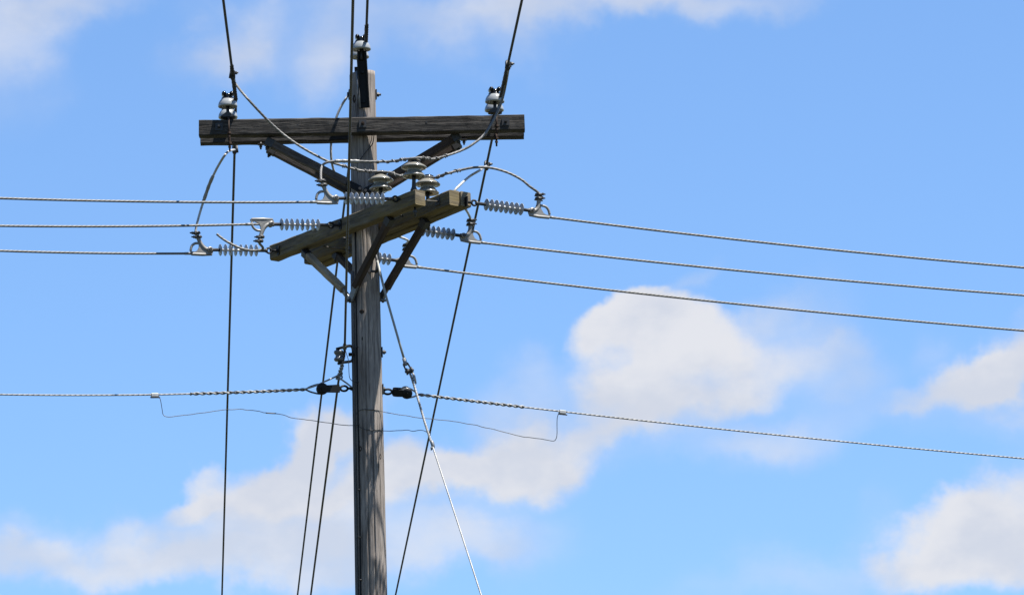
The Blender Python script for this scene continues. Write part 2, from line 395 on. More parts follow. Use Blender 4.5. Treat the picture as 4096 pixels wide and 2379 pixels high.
def helix(path, r, turns_per_m, wr, n=6, phase=0.0, mb=None):
    path = [Vector(p) for p in path]
    t0 = (path[1]-path[0]).normalized(); ref = Vector((0, 0, 1)) if abs(t0.z) < .9 else Vector((1, 0, 0))
    nx = t0.cross(ref).normalized(); ln = 0; pts = []
    for i, p in enumerate(path):
        t = (path[min(i+1, len(path)-1)]-path[max(i-1, 0)]).normalized()
        nx = (nx-t*nx.dot(t)).normalized(); ny = t.cross(nx)
        if i: ln += (p-path[i-1]).length
        a = phase+2*math.pi*turns_per_m*ln
        pts.append(p+nx*math.cos(a)*r+ny*math.sin(a)*r)
    mb = mb or MB(); mb.tube(pts, wr, n); return mb
def resample(path, step):
    path = [Vector(p) for p in path]; out = [path[0]]
    for a, b_ in zip(path, path[1:]):
        k = max(1, int((b_-a).length/step))
        out += [a.lerp(b_, (i+1)/k) for i in range(k)]
    return out
def sub(path, a, b_):
    path = [Vector(p) for p in path]; ln = 0; out = []
    for p, q in zip(path, path[1:]):
        if a <= ln <= b_: out.append(p)
        ln += (q-p).length
    return out

def tag(o, label, cat, group=None):
    o['label'] = label; o['category'] = cat
    if group: o['group'] = group
    return o
def thing(name, label, cat, loc=(0, 0, 0), group=None):
    o = bpy.data.objects.new(name, None); C.objects.link(o); o.empty_display_size = 0.05
    o.location = Vector(loc); return tag(o, label, cat, group)
def dup(root, label):
    r = root.copy(); C.objects.link(r); r['label'] = label
    for ch in list(root.children):
        c = ch.copy(); C.objects.link(c); c.parent = r
        for g in list(ch.children):
            d = g.copy(); C.objects.link(d); d.parent = c
    return r
def frame(o, loc, x, upv):
    x = Vector(x).normalized(); z = x.cross(Vector(upv)).normalized(); y = z.cross(x)   # local x outward, y up, z sideways
    o.matrix_world = Matrix(((x.x, y.x, z.x, loc[0]), (x.y, y.y, z.y, loc[1]), (x.z, y.z, z.z, loc[2]), (0, 0, 0, 1)))
def bolt(mb, p, d, r, length, head=0.0):           # threaded end with hexagonal nut
    p = Vector(p); d = Vector(d).normalized()
    mb.tube([p, p+d*length], r, 8)
    k = length*head
    mb.tube([p+d*k, p+d*(k+r*1.7)], r*1.9, 6, False)
    return mb
PX = 1/535.0
Z = Vector((0, 0, 1)); X = Vector((1, 0, 0)); Yv = Vector((0, 1, 0))

# ------------------------------------------------------------------ ground
g = MB(); g.v = [Vector(p) for p in ((-3000, -3000, 0), (3000, -3000, 0), (3000, 3000, 0), (-3000, 3000, 0))]
g.face((0, 1, 2, 3), ((0, 0), (1, 0), (1, 1), (0, 1)))
go = g.build('ground', M['grass']); go['kind'] = 'structure'

# ------------------------------------------------------------------ the pole
ztop = P(1446, 288, -.05).z
zbot = P(1486, 2379, 0).z
def prad(z):
    k = (ztop-z)/(ztop-zbot)
    return 0.0965+0.0155*k if k < 1 else 0.112+(k-1)*0.0165
pole = thing('utility_pole', 'tall weathered grey wooden utility pole with sawn top and dark cracks', 'utility pole', (0, 0, 0))
mb = MB(); rings = []; us = []; n = 144
CRK = [(-1.50, 0.0, 1.7, .012), (-1.12, .4, 2.2, .012), (-1.95, 1.1, 2.9, .012), (-1.72, 2.2, 4.6, .018), (-1.33, 2.7, 4.6, .017), (-0.95, 2.4, 3.4, .010), (-2.3, 0.1, .9, .010), (-0.78, 3.6, 4.6, .012), (-2.12, 3.5, 4.6, .010)]
zs = []
z = ztop
while z > zbot-0.4: zs.append(z); z -= 0.025
while z > 0: zs.append(z); z -= 0.35
zs.append(-0.3)
KN = [(ztop-0.20, -1.88, .012, .035), (zbot+1.06, -1.75, .010, .03), (zbot+0.25, -1.35, .018, .05), (P(1455, 1350, -.1).z, -1.7, .009, .03)]
for i, zz in enumerate(zs):
    ring = []
    for j in range(n):
        a = 2*math.pi*j/n
        r_ = prad(zz)*(1+0.010*noise.noise(Vector((math.cos(a)*1.3, math.sin(a)*1.3, zz*.55)))+0.010*noise.noise(Vector((math.cos(a)*9, math.sin(a)*9, zz*.7)))+0.005*noise.noise(Vector((math.cos(a)*4, math.sin(a)*4, zz*9))))
        for kz, ka, kd, kr in KN:
            q = ((zz-kz)/kr)**2+((a-2*math.pi-ka+math.pi) % (2*math.pi)-math.pi)**2/(.3**2)
            r_ += kd*.45*math.exp(-q*1.5)
        for ca, c0, c1, cdp in CRK:
            dz_ = ztop-zz
            if c0 < dz_ < c1:
                da = (a-2*math.pi-ca-.045*noise.noise(Vector((ca*7, zz*1.6, 0)))+math.pi) % (2*math.pi)-math.pi
                if abs(da) < .09: r_ -= cdp*min(1, (dz_-c0)*3+.1, (c1-dz_)*3)*math.exp(-(da/.026)**2)*(.7+.5*noise.noise(Vector((ca*3, zz*4, 5))))
        z2 = zz+(0.012*math.cos(a) if i == 0 else 0)
        ring.append((math.cos(a)*r_, math.sin(a)*r_, z2))
    rings.append(ring); us.append(zz)
mb.ring_grid(rings, us, [0.65*j/n for j in range(n+1)], True, True)
mb.build('shaft', M['pole'], pole)
# knots, dark ovals of harder wood set in the surface
for px, py, w_, h_ in ((1417, 392, .017, .03), (1455, 1353, .016, .015), (1442, 1792, .013, .02), (1522, 1822, .008, .022), (1447, 1245, .02, .016)):
    q = P(px, py, -.1); a = math.asin(max(-1, min(1, q.x/prad(q.z))))
    nrm = Vector((math.sin(a), -math.cos(a), 0)); ta = Vector((math.cos(a), math.sin(a), 0))
    c = nrm*(prad(q.z)-.004)+Vector((0, 0, q.z)); m_ = MB(); rgs = []
    for k, (f_, dd_) in enumerate(((1.15, 0), (.9, .005), (.55, .005), (.05, .002))):
        rgs.append([c+ta*math.cos(2*math.pi*j/18)*w_*f_+Z*math.sin(2*math.pi*j/18)*h_*f_*1.1+nrm*dd_ for j in range(18)])
    m_.ring_grid(rgs, [0, .01, .02, .03], [j/18 for j in range(19)], True, True)
    m_.build('knot', M['knotwood'], pole)
# ground wire moulding down the left front
def polept(ang, z, off=0.0): return Vector((math.sin(ang)*(prad(z)+off), -math.cos(ang)*(prad(z)+off), z))
m_ = MB(); zz = P(1425, 1090, 0).z; pts = []
while zz > 0.2: pts.append(polept(R(-68), zz, .006)); zz -= .15
m_.tube(pts, .016, 10); m_.build('wire_moulding', M['mould'], pole)
m_ = MB(); zz = P(1425, 930, 0).z; pts = []
while zz > 0.2: pts.append(polept(R(-46)+.02*math.sin(zz*3), zz, .004)); zz -= .1
m_.tube(pts, .0062, 8); m_.build('ground_wire', M['black'], pole)
for py in (1130, 1390, 1530, 1700, 1960, 2150, 2320):
    q = P(1430, py, -.06); m_ = MB(); m_.tube([polept(R(-52), q.z, .002), polept(R(-50), q.z, .014), polept(R(-42), q.z, .014), polept(R(-40), q.z, .002)], .0035, 6)
    m_.build('staple', M['dsteel'], pole)
# through bolts on the pole
def through(z, ang, l0, l1, sq=True, mat='dsteel', rb=.009):
    d = Vector((math.cos(ang), math.sin(ang), 0)); s_ = Vector((-d.y, d.x, 0))
    m_ = MB(); c = d*prad(z)+Z*z
    if sq: m_.box(c+d*.004, d*.005, s_*.03, Z*.034)
    bolt(m_, c, d, rb, l1, .3)
    m_.build('through_bolt', M[mat], pole); m_ = MB()
    c2 = -d*prad(z)+Z*z
    if sq: m_.box(c2-d*.004, d*.005, s_*.03, Z*.034)
    m_.tube([c2, c2-d*l0], rb*2.1, 6, False)
    m_.build('bolt_head', M[mat], pole)
through(P(1505, 378, 0).z, 0.08, .02, .042)
through(P(1528, 1408, 0).z, 0.0, .01, .035)
through(P(1525, 1556, 0).z, 0.0, .015, .02)
through(P(1530, 1200, 0).z, 0.15, .006, .0421, False)
# pole-top pin brackets: a black channel on the front, its twin behind
for yb, nm in ((-1, 'front'), (1, 'rear')):
    m_ = MB()
    yy = yb*.098; yo = yb*.045
    pt = P(1447, 205, yy+yo); pb = P(1457, 432, yy+yo*.2) if yb < 0 else pt-Z*.42+X*.02
    if yb > 0: pt = P(1436, 268, yy+yo); pb = pt-Z*.40+X*.015
    dz = (pt-pb).normalized(); ex = X-dz*X.dot(dz); ex.normalize(); ey = dz.cross(ex)
    hw = .034
    m_.beam(pb, pt, ex*hw, ey*.005, 6, 0, .002)
    for sgn in (-1, 1): m_.beam(pb+ex*sgn*(hw+.004)-ey*yb*.02*-1*0+ey*(.016 if yb < 0 else -.016)*0+Vector((0, yb*.018, 0)), pt+ex*sgn*(hw*.8+.004)+Vector((0, yb*.018, 0))-dz*.0, ex*.004, Vector((0, 1, 0))*.022, 4)
    for k in (.1, .62): m_.tube([pb.lerp(pt, k)+Yv*yb*.002, pb.lerp(pt, k)+Yv*yb*.02], .011, 6, False)
    m_.tube([pt-dz*.05, pt+dz*.055], .014, 12)
    m_.build('pin_bracket', M['black'], pole)
    if yb < 0:
        m_ = MB(); a0 = P(1427, 285, -.147); a1 = P(1440, 432, -.147)
        m_.tube([a0, a0.lerp(a1, .5)+X*.001, a1], .0075, 8); m_.build('bracket_flange', M['galv'], pole)
# thin black wire looped on the pole under the upper arms
m_ = MB(); m_.tube(spline([P(1497, 530, -.10), P(1492, 570, -.125), P(1480, 590, -.125), P(1462, 610, -.122), P(1440, 640, -.12)], 6), .004, 6)
m_.tube(spline([P(1490, 530, -.10), P(1485, 562, -.118), P(1478, 582, -.12), P(1484, 590, -.12)], 6), .003, 6)
m_.build('bond_lead', M['tape'], pole)
# guy attachment hook
m_ = MB(); q = P(1506, 1045, -.10)
m_.tube(spline([P(1500, 1010, -.10), P(1508, 1040, -.125), P(1512, 1075, -.125), P(1500, 1088, -.10)], 5), .011, 8)
m_.beam(P(1468, 1084, -.108), P(1512, 1086, -.104), Yv*.006, Z*.008)
m_.build('guy_hook', M['dsteel'], pole)
m_ = MB(); m_.beam(P(1519, 1199, 0), P(1548, 1200, -.02), Yv*.006, Z*.006); m_.build('hook_plate', M['galv'], pole)

# ------------------------------------------------------------------ upper crossarms
def plate(mb, c, nrm, hw, hh, t=.005):
    nrm = Vector(nrm).normalized(); s_ = nrm.cross(Z).normalized(); u_ = s_.cross(nrm)
    mb.box(Vector(c)+nrm*t, s_*hw, u_*hh, nrm*t)
AH = .0575; AD = .046
def uparm(label, TL, TR, yl, yr, hl, hr):
    # TL, TR: front top edge corners; hl, hr heights
    o = thing('crossarm', label, 'crossarm', (TL+TR)/2, 'upper pair of crossarms')
    m_ = MB(); c0 = TL+Yv*AD-Z*hl/2; c1 = TR+Yv*AD-Z*hr/2
    d = (c1-c0).normalized(); hy = Vector((-d.y, d.x, 0)).normalized()*AD
    m_.beam(c0, c1, hy, Z*(hl+hr)/4, 46, .0050, .007)
    m_.build('timber', M['arm'], o, o.location)
    return o, c0, c1
yf = -.2
TL, TR = P(795, 480, yf+.03), P(2098, 457, yf-.03)
armF, f0, f1 = uparm('upper front crossarm, dark weathered grey timber facing the viewer across the pole', TL, TR, yf, yf, .118, .124)
BL, BR = P(803, 586, .215), P(2095, 558, .195)
TLr, TRr = BL+Z*.116-Yv*.092, BR+Z*.116-Yv*.092
armR, b0, b1 = uparm('upper rear crossarm, shaded timber showing below and behind the front one', TLr, TRr, .1, .1, .116, .116)
def facept(px, py): # point on front arm's face
    k = (px-795)/1303.0; return P(px, py, (TL.y+(TR.y-TL.y)*k))
FN = Vector((0, -1, 0))
for px, py, mt in ((876, 508, 'dsteel'), (1451, 495, 'dsteel'), (2023, 487, 'dsteel')):
    m_ = MB(); c = facept(px, py); plate(m_, c, FN, .028, .028, .003); ob = m_.build('square_washer', M[mt], armF, armF.location)
    m_ = MB(); m_.tube([c+FN*.003, c+FN*.03], .012, 6, False); m_.tube([c, c+FN*.045], .008, 8)
    m_.build('bolt', M['rust' if px == 1451 else 'dsteel'], armF, armF.location)
for px, py in ((1190, 500), (1706, 489)):
    m_ = MB(); c = facept(px, py); m_.tube([c+FN*.0008, c+Yv*.03], .0075, 12); m_.build('bolt_hole', M['tape'], armF, armF.location)
for px, py in ((1043, 585), (1856, 567)):
    m_ = MB(); c = P(px, py, .12); bolt(m_, c+Z*.03, -Z, .007, .055, .5); m_.box(c+Z*.014, X*.022, Yv*.02, Z*.004)
    m_.build('bolt', M['dsteel'], armR, armR.location)

# ------------------------------------------------------------------ lower crossarms
AX = Vector((0.58, -0.81, 0)).normalized(); PP = Vector((0.81, 0.58, 0)).normalized()
def armY(px, py, off):      # depth where an arm line offset `off` from the pole passes under that direction
    base = PP*off
    lo, hi = -1.5, 1.5
    def g(Y):
        q = P(px, py, Y); t = (Y-base.y)/AX.y
        return q.x-(base.x+AX.x*t)
    a, b_ = lo, hi; ga = g(a)
    for _ in range(50):
        m = (a+b_)/2
        if (g(m) > 0) == (ga > 0): a = m
        else: b_ = m
    return a
OFFL, OFFM, OFFO = -.150, .150, .245
def lowarm(label, e0, e1, off, h=.058):
    p0 = P(e0[0], e0[1], armY(e0[0], e0[1], off)); p1 = P(e1[0], e1[1], armY(e1[0], e1[1], off))
    o = thing('crossarm', label, 'crossarm', (p0+p1)/2, 'lower crossarms')
    m_ = MB(); d = (p1-p0).normalized(); hy = Vector((-d.y, d.x, 0)).normalized()*.0455
    m_.beam(p0, p1, hy, hy.cross(d).normalized()*h, 40, .0042, .007)
    m_.build('timber', M['mossarm'], o, o.location)
    return o, p0, p1
armL, l0, l1 = lowarm('lower crossarm passing in front of the pole, leftmost of the three lower arms', (1098, 1014), (1681, 790), OFFL)
armM, m0, m1 = lowarm('middle lower crossarm just behind the pole, its cut end between the other two', (1236, 1030), (1818, 792), OFFM)
armO, q0, q1 = lowarm('outermost lower crossarm bolted against the middle one, end grain beside the insulator string', (1278, 1042), (1863, 797), OFFO)
# spacer bolts between the lower arms
m_ = MB(); c = P(1705, 803, armY(1705, 803, OFFL)); e = P(1752, 806, armY(1752, 806, OFFM-.0455))
m_.tube([c, e], .0065, 8); plate(m_, e, -PP, .026, .03); m_.build('spacer_bolt', M['brsteel'], armL, armL.location)
m_ = MB(); c = P(1288, 985, armY(1288, 985, OFFL)); e = c+PP*.2545
m_.tube([c, e], .0065, 8); plate(m_, e, -PP, .026, .03); m_.build('spacer_bolt', M['brsteel'], armL, armL.location)
for px, py in ((1477, 853), (1249, 945)):
    m_ = MB(); Yq = armY(px, py, OFFL-.0455); c = P(px, py, Yq); m_.tube([c-PP*.001, c+PP*.02], .005, 8); m_.build('nail_hole', M['tape'], armL, armL.location)
for px, py, off, o in ((1385, 953, OFFM, armM), (1610, 862, OFFM, armM)):
    m_ = MB(); c = P(px, py, armY(px, py, off-.0455)); m_.tube([c+PP*.01, c-PP*.035], .006, 6); m_.build('bolt', M['dsteel'], o, o.location)

# ------------------------------------------------------------------ braces
def brace(label, a, b_, hw, hh, mat, group, strap=None, caps=True, upv=Z, smat='galv', turned=False):
    a, b_ = Vector(a), Vector(b_)
    o = thing('crossarm_brace', label, 'brace', (a+b_)/2, group)
    d = (b_-a).normalized()
    if turned:           # timber set corner-on, as the photograph shows
        e = Vector((0, -.97, -.24)); c_ = (e-d*e.dot(d)).normalized(); upv = c_-d.cross(c_)*turned
    s_ = d.cross(upv).normalized(); v_ = s_.cross(d)
    m_ = MB(); m_.beam(a, b_, s_*hw, v_*hh, 14, .0025, .007); m_.build('timber', M[mat], o, o.location)
    if caps:
        m_ = MB(); m_.beam(a-d*.012, a+d*.05, s_*(hw+.003), v_*(hh+.003), 1, 0, .004); m_.build('end_cap', M['dsteel' if caps is True else caps], o, o.location)
        m_ = MB(); e = a+v_*(-hh)+d*.02; bolt(m_, e, -v_, .008, .03, .2); m_.build('bolt', M['dsteel'], o, o.location)
    if strap is not None:
        m_ = MB(); m_.beam(b_-d*.03, strap, s_*.010, v_*.024*1.0, 1, 0, .002); m_.build('strap', M[smat], o, o.location)
        m_ = MB(); m_.tube([Vector(strap)-s_*.03, Vector(strap)+s_*.03], .012, 6, False); m_.build('bolt', M['dsteel'], o, o.location)
    return o
G1 = 'wooden braces under the upper crossarms'
brace('upper left brace in front, sunlit grey timber sloping to the pole', P(1070, 568, -.095), P(1388, 730, -.11), .03, .03, 'brace', G1, P(1440, 757, -.118), smat='black')
brace('upper left brace behind, lower shaded timber ending in a dark rounded tip', P(1078, 597, .10), P(1388, 758, .11), .03, .03, 'brace', G1, P(1440, 785, .11), smat='black')
brace('upper right brace in front, dark reddish timber rising to the crossarm', P(1832, 545, -.095), P(1512, 740, -.11), .03, .03, 'darkbrace', G1, P(1462, 765, -.118), smat='black')
brace('upper right brace behind, shaded dark timber below its twin', P(1834, 577, .10), P(1516, 765, .11), .03, .03, 'darkbrace', G1, P(1465, 795, .11), smat='black')
G2 = 'wooden braces under the lower crossarms'
def under(px, py, off): return P(px, py, armY(px, py, off))
pb1 = P(1402, 1200, -.06); pb2 = P(1524, 1190, .05)
brace('lower left brace with a bright sunlit tan upper side beneath the left crossarm end', under(1221, 1012, OFFL), P(1373, 1158, .0), .026, .026, 'tanbrace', G2, pb1, 'dsteel', turned=.9)
brace('lower brace in front of the pole, dark brown timber leaning from upper right', under(1560, 876, OFFL), P(1421, 1146, -.10), .026, .026, 'darkbrace', G2, pb1, 'dsteel', turned=1.3)
brace('short looking lower brace disappearing behind the pole on its left side', under(1345, 1018, OFFM), P(1480, 1150, .16), .026, .026, 'brace', G2, pb2, 'dsteel')
brace('lower right brace, dark timber outlined against the sky right of the pole', under(1702, 886, OFFM), P(1546, 1152, -.02), .026, .026, 'darkbrace', G2, pb2, 'dsteel', turned=1.3)
for px, py, off, o in ((1713, 905, OFFO, armO), (1660, 850, OFFL-.0, armL)):
    m_ = MB(); c = P(px, py-20, armY(px, py-20, off)); bolt(m_, c, -Z, .009, .07, .35); m_.build('bolt', M['dsteel'], o, o.location)

# ------------------------------------------------------------------ pin insulators, upper
def make_pin(label, group):
    o = thing('pin_insulator', label, 'insulator', (0, 0, 0), group)
    m_ = MB(); m_.lathe([(.034, .062), (.047, .054), (.060, .040), (.069, .022), (.0735, .004), (.0735, -.004), (.070, -.008), (.062, -.004), (.058, .006), (.050, .010), (.046, .002), (.044, -.006), (.039, -.006), (.034, .004), (.026, .012), (.014, .012)], n=36)
    m_.build('porcelain_bell', M['porcelain'], o)
    m_ = MB(); m_.lathe([(.0, .094), (.026, .094), (.036, .089), (.039, .082), (.034, .075), (.036, .069), (.046, .0625), (.049, .056), (.042, .050)], n=28)
    for sx in (-1, 1): m_.tube([(sx*.022, -.042, .084), (sx*.029, -.036, .091), (sx*.029, .030, .091), (sx*.022, .038, .084)], [.013, .0165, .0165, .013], 12)
    m_.build('glazed_head', M['glaze'], o)
    m_ = MB(); m_.tube([(0, 0, .02), (0, 0, -.045), (0, 0, -.085)], [.0125, .0125, .018], 12)
    m_.build('pin', M['dsteel'], o)
    return o
GP = 'bell shaped insulators of the upper line'
pin0 = make_pin('front left bell insulator on the upper front crossarm, black glazed head', GP)
ins = {}
ins['lf'] = pin0
ins['lr'] = dup(pin0, 'left bell insulator on the upper rear crossarm, half hidden below its front twin')
ins['rf'] = dup(pin0, 'front right bell insulator on the upper front crossarm beside the descending jumper')
ins['rr'] = dup(pin0, 'right bell insulator on the upper rear crossarm, tucked under its front twin')
ins['cf'] = dup(pin0, 'bell insulator topping the front black bracket above the pole')
ins['cr'] = dup(pin0, 'bell insulator on the rear bracket, mostly hidden behind the pole top bracket')
PINPOS = {'lf': (911, 425, -.155), 'lr': (912, 469, .155), 'rf': (1979, 407, -.155), 'rr': (1977, 441, .155), 'cf': (1445, 197, -.145), 'cr': (1438, 228, .14)}
for k, (px, py, Y_) in PINPOS.items():
    ins[k].location = P(px, py, Y_)
    ins[k].rotation_euler = (R(1.5), 0, R({'lf': 4, 'lr': -6, 'rf': 8, 'rr': -3, 'cf': 2, 'cr': 5}[k]))
def saddle(k, px, py0, py1, Yf, arm, tail):
    # saddle over the arm with a clamp bolt in front of the timber
    p = ins[k].location; o = thing('insulator_saddle', tail, 'bracket', (p.x, p.y, p.z-.08), 'rusty saddles that hold the bell insulators')
    base = p-Z*.082
    m_ = MB(); m_.prism([(-.052, 0), (-.03, .016), (-.012, .03), (.012, .03), (.03, .016), (.052, 0), (.03, -.006), (-.03, -.006)], lambda x, y, z: base+Vector((x, z, y-.004)), .085)
    m_.build('saddle', M['dsteel'], o, o.location)
    m_ = MB(); a = P(px, py0, Yf); b_ = P(px+2, py1, Yf)
    m_.tube([a, b_], .007, 8); bolt(m_, b_+Z*.02, -Z, .007, .05, .2); m_.tube([b_+Z*.04, b_+Z*.025], .018, 6, False)
    m_.build('clamp_bolt', M['rust'], o, o.location)
    return o
saddle('lf', 914, 470, 548, -.215, armF, 'rusty saddle and long bolt clamping the front left bell insulator')
saddle('lr', 917, 545, 590, .10, armR, 'dark saddle of the rear left bell insulator with its nut below the arm')
saddle('rf', 1985, 450, 520, -.245, armF, 'dark saddle and bolt clamping the front right bell insulator')
saddle('rr', 1984, 525, 570, .10, armR, 'dark saddle of the rear right bell insulator with its nut below the arm')

# ------------------------------------------------------------------ line post insulators, lower
def make_post(label, group):
    o = thing('post_insulator', label, 'insulator', (0, 0, 0), group)
    m_ = MB(); m_.lathe([(.046, -.030), (.058, -.040), (.080, -.054), (.092, -.064), (.0945, -.070), (.092, -.075), (.078, -.073), (.058, -.080), (.049, -.090), (.052, -.098), (.066, -.112), (.082, -.128), (.0855, -.135), (.083, -.140), (.066, -.140), (.045, -.136), (.034, -.126), (.014, -.12)], n=40)
    m_.build('double_shed', M['oldporc'], o)
    m_ = MB(); m_.lathe([(0, 0), (.034, 0), (.044, -.005), (.045, -.011), (.038, -.018), (.040, -.024), (.0475, -.030), (.046, -.034)], n=32); m_.build('glazed_head', M['glaze'], o)
    m_ = MB(); m_.tube([(0, 0, -.12), (0, 0, -.17), (0, 0, -.215), (0, 0, -.24), (0, 0, -.28)], [.015, .014, .016, .026, .026], 14); m_.build('pin', M['dsteel'], o)
    return o
GQ = 'double shed insulators on the lower crossarms'
po1 = make_post('double shed insulator farthest left, in front of the pole, above the upper disc string', GQ)
po2 = dup(po1, 'tallest standing double shed insulator, on the near end of the left lower crossarm')
po3 = dup(po1, 'double shed insulator farthest right, partly hidden behind the tallest one')
po1.location = P(1523, 685, armY(1523, 760, OFFL)); po2.location = P(1656, 634, armY(1656, 760, OFFL)); po3.location = P(1711, 702, armY(1711, 780, OFFM))
for o, k in ((po1, 0), (po2, 40), (po3, 80)): o.rotation_euler = (R(1), R(1), R(k))

# ------------------------------------------------------------------ dead-end disc strings and clamps
def make_string(label, group):
    o = thing('disc_insulator', label, 'insulator', (0, 0, 0), group)
    m_ = MB(); m_.lathe([(.026, -.004), (.026, .006), (.014, .006), (.010, .02), (.010, .05)], axis=(1, 0, 0), n=8); m_.box((.002, 0, 0), (.004, 0, 0), (0, .036, 0), (0, 0, .03))
    pts = [(.071+.02*math.cos(2*math.pi*k/16), .02*math.sin(2*math.pi*k/16), 0) for k in range(17)]
    m_.tube(pts, .008, 8, caps=False); m_.build('eye_nut', M['black'], o)
    m_ = MB(); m_.tube([(.082, 0, 0), (.094, 0, 0), (.1, 0, 0), (.163, 0, 0)], [.008, .018, .013, .0125], 12); m_.build('end_fitting', M['dsteel'], o)
    m_ = MB(); m_.tube([(.466, 0, 0), (.518, 0, 0), (.526, 0, 0), (.550, 0, 0)], [.0125, .013, .018, .016], 12); m_.build('end_fitting', M['dsteel'], o)
    m_ = MB(); m_.tube([(.155, 0, 0), (.48, 0, 0)], .0095, 12); m_.build('core', M['core'], o)
    shed = None
    for i in range(8):
        x = .173+.0411*i
        if shed is None:
            m_ = MB(); m_.lathe([(.0105, -.007), (.014, -.003), (.030, -.0016), (.0435, -.0009), (.0455, .0004), (.0440, .0017), (.030, .0028), (.014, .0045), (.0105, .008)], axis=(1, 0, 0), n=36)
            shed = m_.build('shed', M['polymer'], o); shed.location = (x, 0, 0)
        else:
            c = shed.copy(); C.objects.link(c); c.location = (x+random.uniform(-.0008, .0008), 0, 0); c.rotation_euler = (random.uniform(0, 6), random.uniform(-.03, .03), random.uniform(-.03, .03))
    return o
K = .00057
def make_clamp(label, group, sh):
    o = thing('dead_end_clamp', label, 'wire clamp', (0, 0, 0), group)
    s_ = lambda x, y, z=0: Vector(((x+sh*max(y-20, 0))*K, y*K, z*K))
    m_ = MB()
    m_.prism([(-42, -42), (-20, -74), (245, -74), (275, -52), (268, -26), (212, -32), (170, -12), (138, 36), (121, 90), (118, 160), (82, 160), (78, 105), (62, 62), (30, 30), (0, 38), (-34, 22), (-46, -10)], lambda x, y, z: s_(x, y)+Vector((0, 0, z)), .017)
    m_.tube([s_(-30, -62), s_(100, -66), s_(250, -62), s_(275, -45)], [.010, .0125, .012, .008], 10)
    m_.tube(spline([s_(0, 10), s_(45, 8), s_(82, 40), s_(98, 95), s_(101, 165), s_(98, 235)], 5), .0155, 10)
    m_.lathe([(.0, -.021), (.02, -.021), (.022, -.016), (.022, .016), (.02, .021), (0, .021)], o=(0, 0, 0), axis=(0, 0, 1), n=18)
    m_.tube(spline([s_(118, 88), Vector((200*K, 82*K, 0)), Vector((245*K, 45*K, 0)), Vector((266*K, -20*K, 0))], 5), .0098, 8)
    m_.build('body', M['cast'], o)
    m_ = MB(); m_.tube([(0, 0, -.032), (0, 0, .032)], .0085, 8); m_.tube([(0, 0, .026), (0, 0, .034)], .013, 6, False); m_.tube([(0, 0, -.034), (0, 0, -.026)], .013, 6, False); m_.build('pin', M['dsteel'], o)
    for yy in (172, 226):
        m_ = MB(); 
        m_.lathe([(.014, -.010), (.0255, -.009), (.028, 0), (.0255, .009), (.014, .010)], o=s_(96, yy), axis=(.05, 1, 0), n=16)
        for zz in (-.02, .02):
            b_ = s_(96, yy+(8 if zz > 0 else -8))+Vector((0, 0, zz)); m_.tube([b_-Vector((.022, 0, 0)), b_+Vector((.045, .001, 0))], .0055, 8)
            m_.tube([b_+Vector((.02, 0, 0)), b_+Vector((.031, 0, 0))], .0105, 6, False)
        m_.build('u_bolt', M['dsteel'], o)
    return o
SY = .187
strings = {}
proto_s = make_string('disc string at the upper left, crossing in front of the pole', 'disc insulator strings')
proto_c = make_clamp('dead end clamp standing upright at the end of the upper left disc string', 'dead end clamps', .34)
proto_r = None
SL = {  # origin pixel and depth, pin pixel, wire exit pixel
 'L1': ((1600, 796), armY(1600, 796, OFFL-.046), (1341, 793), -1, None, None),
 'L2': ((1358, 901), armY(1358, 901, OFFL-.046), (1083, 897), -1, 'middle left disc string ending on the left lower crossarm', 'dead end clamp hanging upside down on the middle left disc string'),
 'L3': ((1110, 1003), armY(1110, 1003, OFFL-.046), (838, 999), -1, 'lowest left disc string at the far crossarm tip, crossed by a loose cable tail', 'dead end clamp at the far left, its jumper rising to the upper arm'),
 'R1': ((1890, 811), armY(1890, 811, OFFO+.046), (2126, 843), 1, 'top right disc string at the near end of the lower crossarms', 'dead end clamp at the far right below an arched jumper'),
 'R2': ((1614, 910), armY(1614, 910, OFFO+.046), (1852, 944), 1, 'middle right disc string emerging from under the lower crossarms', 'dead end clamp on the middle right disc string beside a slanting conductor'),
 'R3': ((1358, 1012), armY(1358, 1012, OFFO+.046), (1596, 1043), 1, 'lowest right disc string with only two or three discs showing right of the pole', 'dead end clamp partly hidden behind the lower right brace'),
}
PINS = {}
for k, (op, oy, pp, sg, sl_, cl_) in SL.items():
    so_ = proto_s if sl_ is None else dup(proto_s, sl_)
    if cl_ is None: co_ = proto_c
    elif sg < 0: co_ = dup(proto_c, cl_)
    elif proto_r is None: co_ = proto_r = make_clamp(cl_, 'dead end clamps', .03)
    else: co_ = dup(proto_r, cl_)
    if sg < 0:
        a = P(op[0], op[1], oy); b_ = P(pp[0], pp[1], oy-SY)
    else:
        a = P(op[0], op[1], oy); b_ = P(pp[0], pp[1], oy+.21)
    d = (b_-a).normalized()
    frame(so_, b_-d*.547, d, Z)
    upv = Z
    if k == 'L2': upv = -Z
    frame(co_, b_, d, upv)
    PINS[k] = (b_, d, co_.matrix_world.copy())
def clampt(k, x, y, z=0): return PINS[k][2] @ Vector(((x+(.34 if k[0] == 'L' else .03)*max(y-20, 0))*K, y*K, z*K))

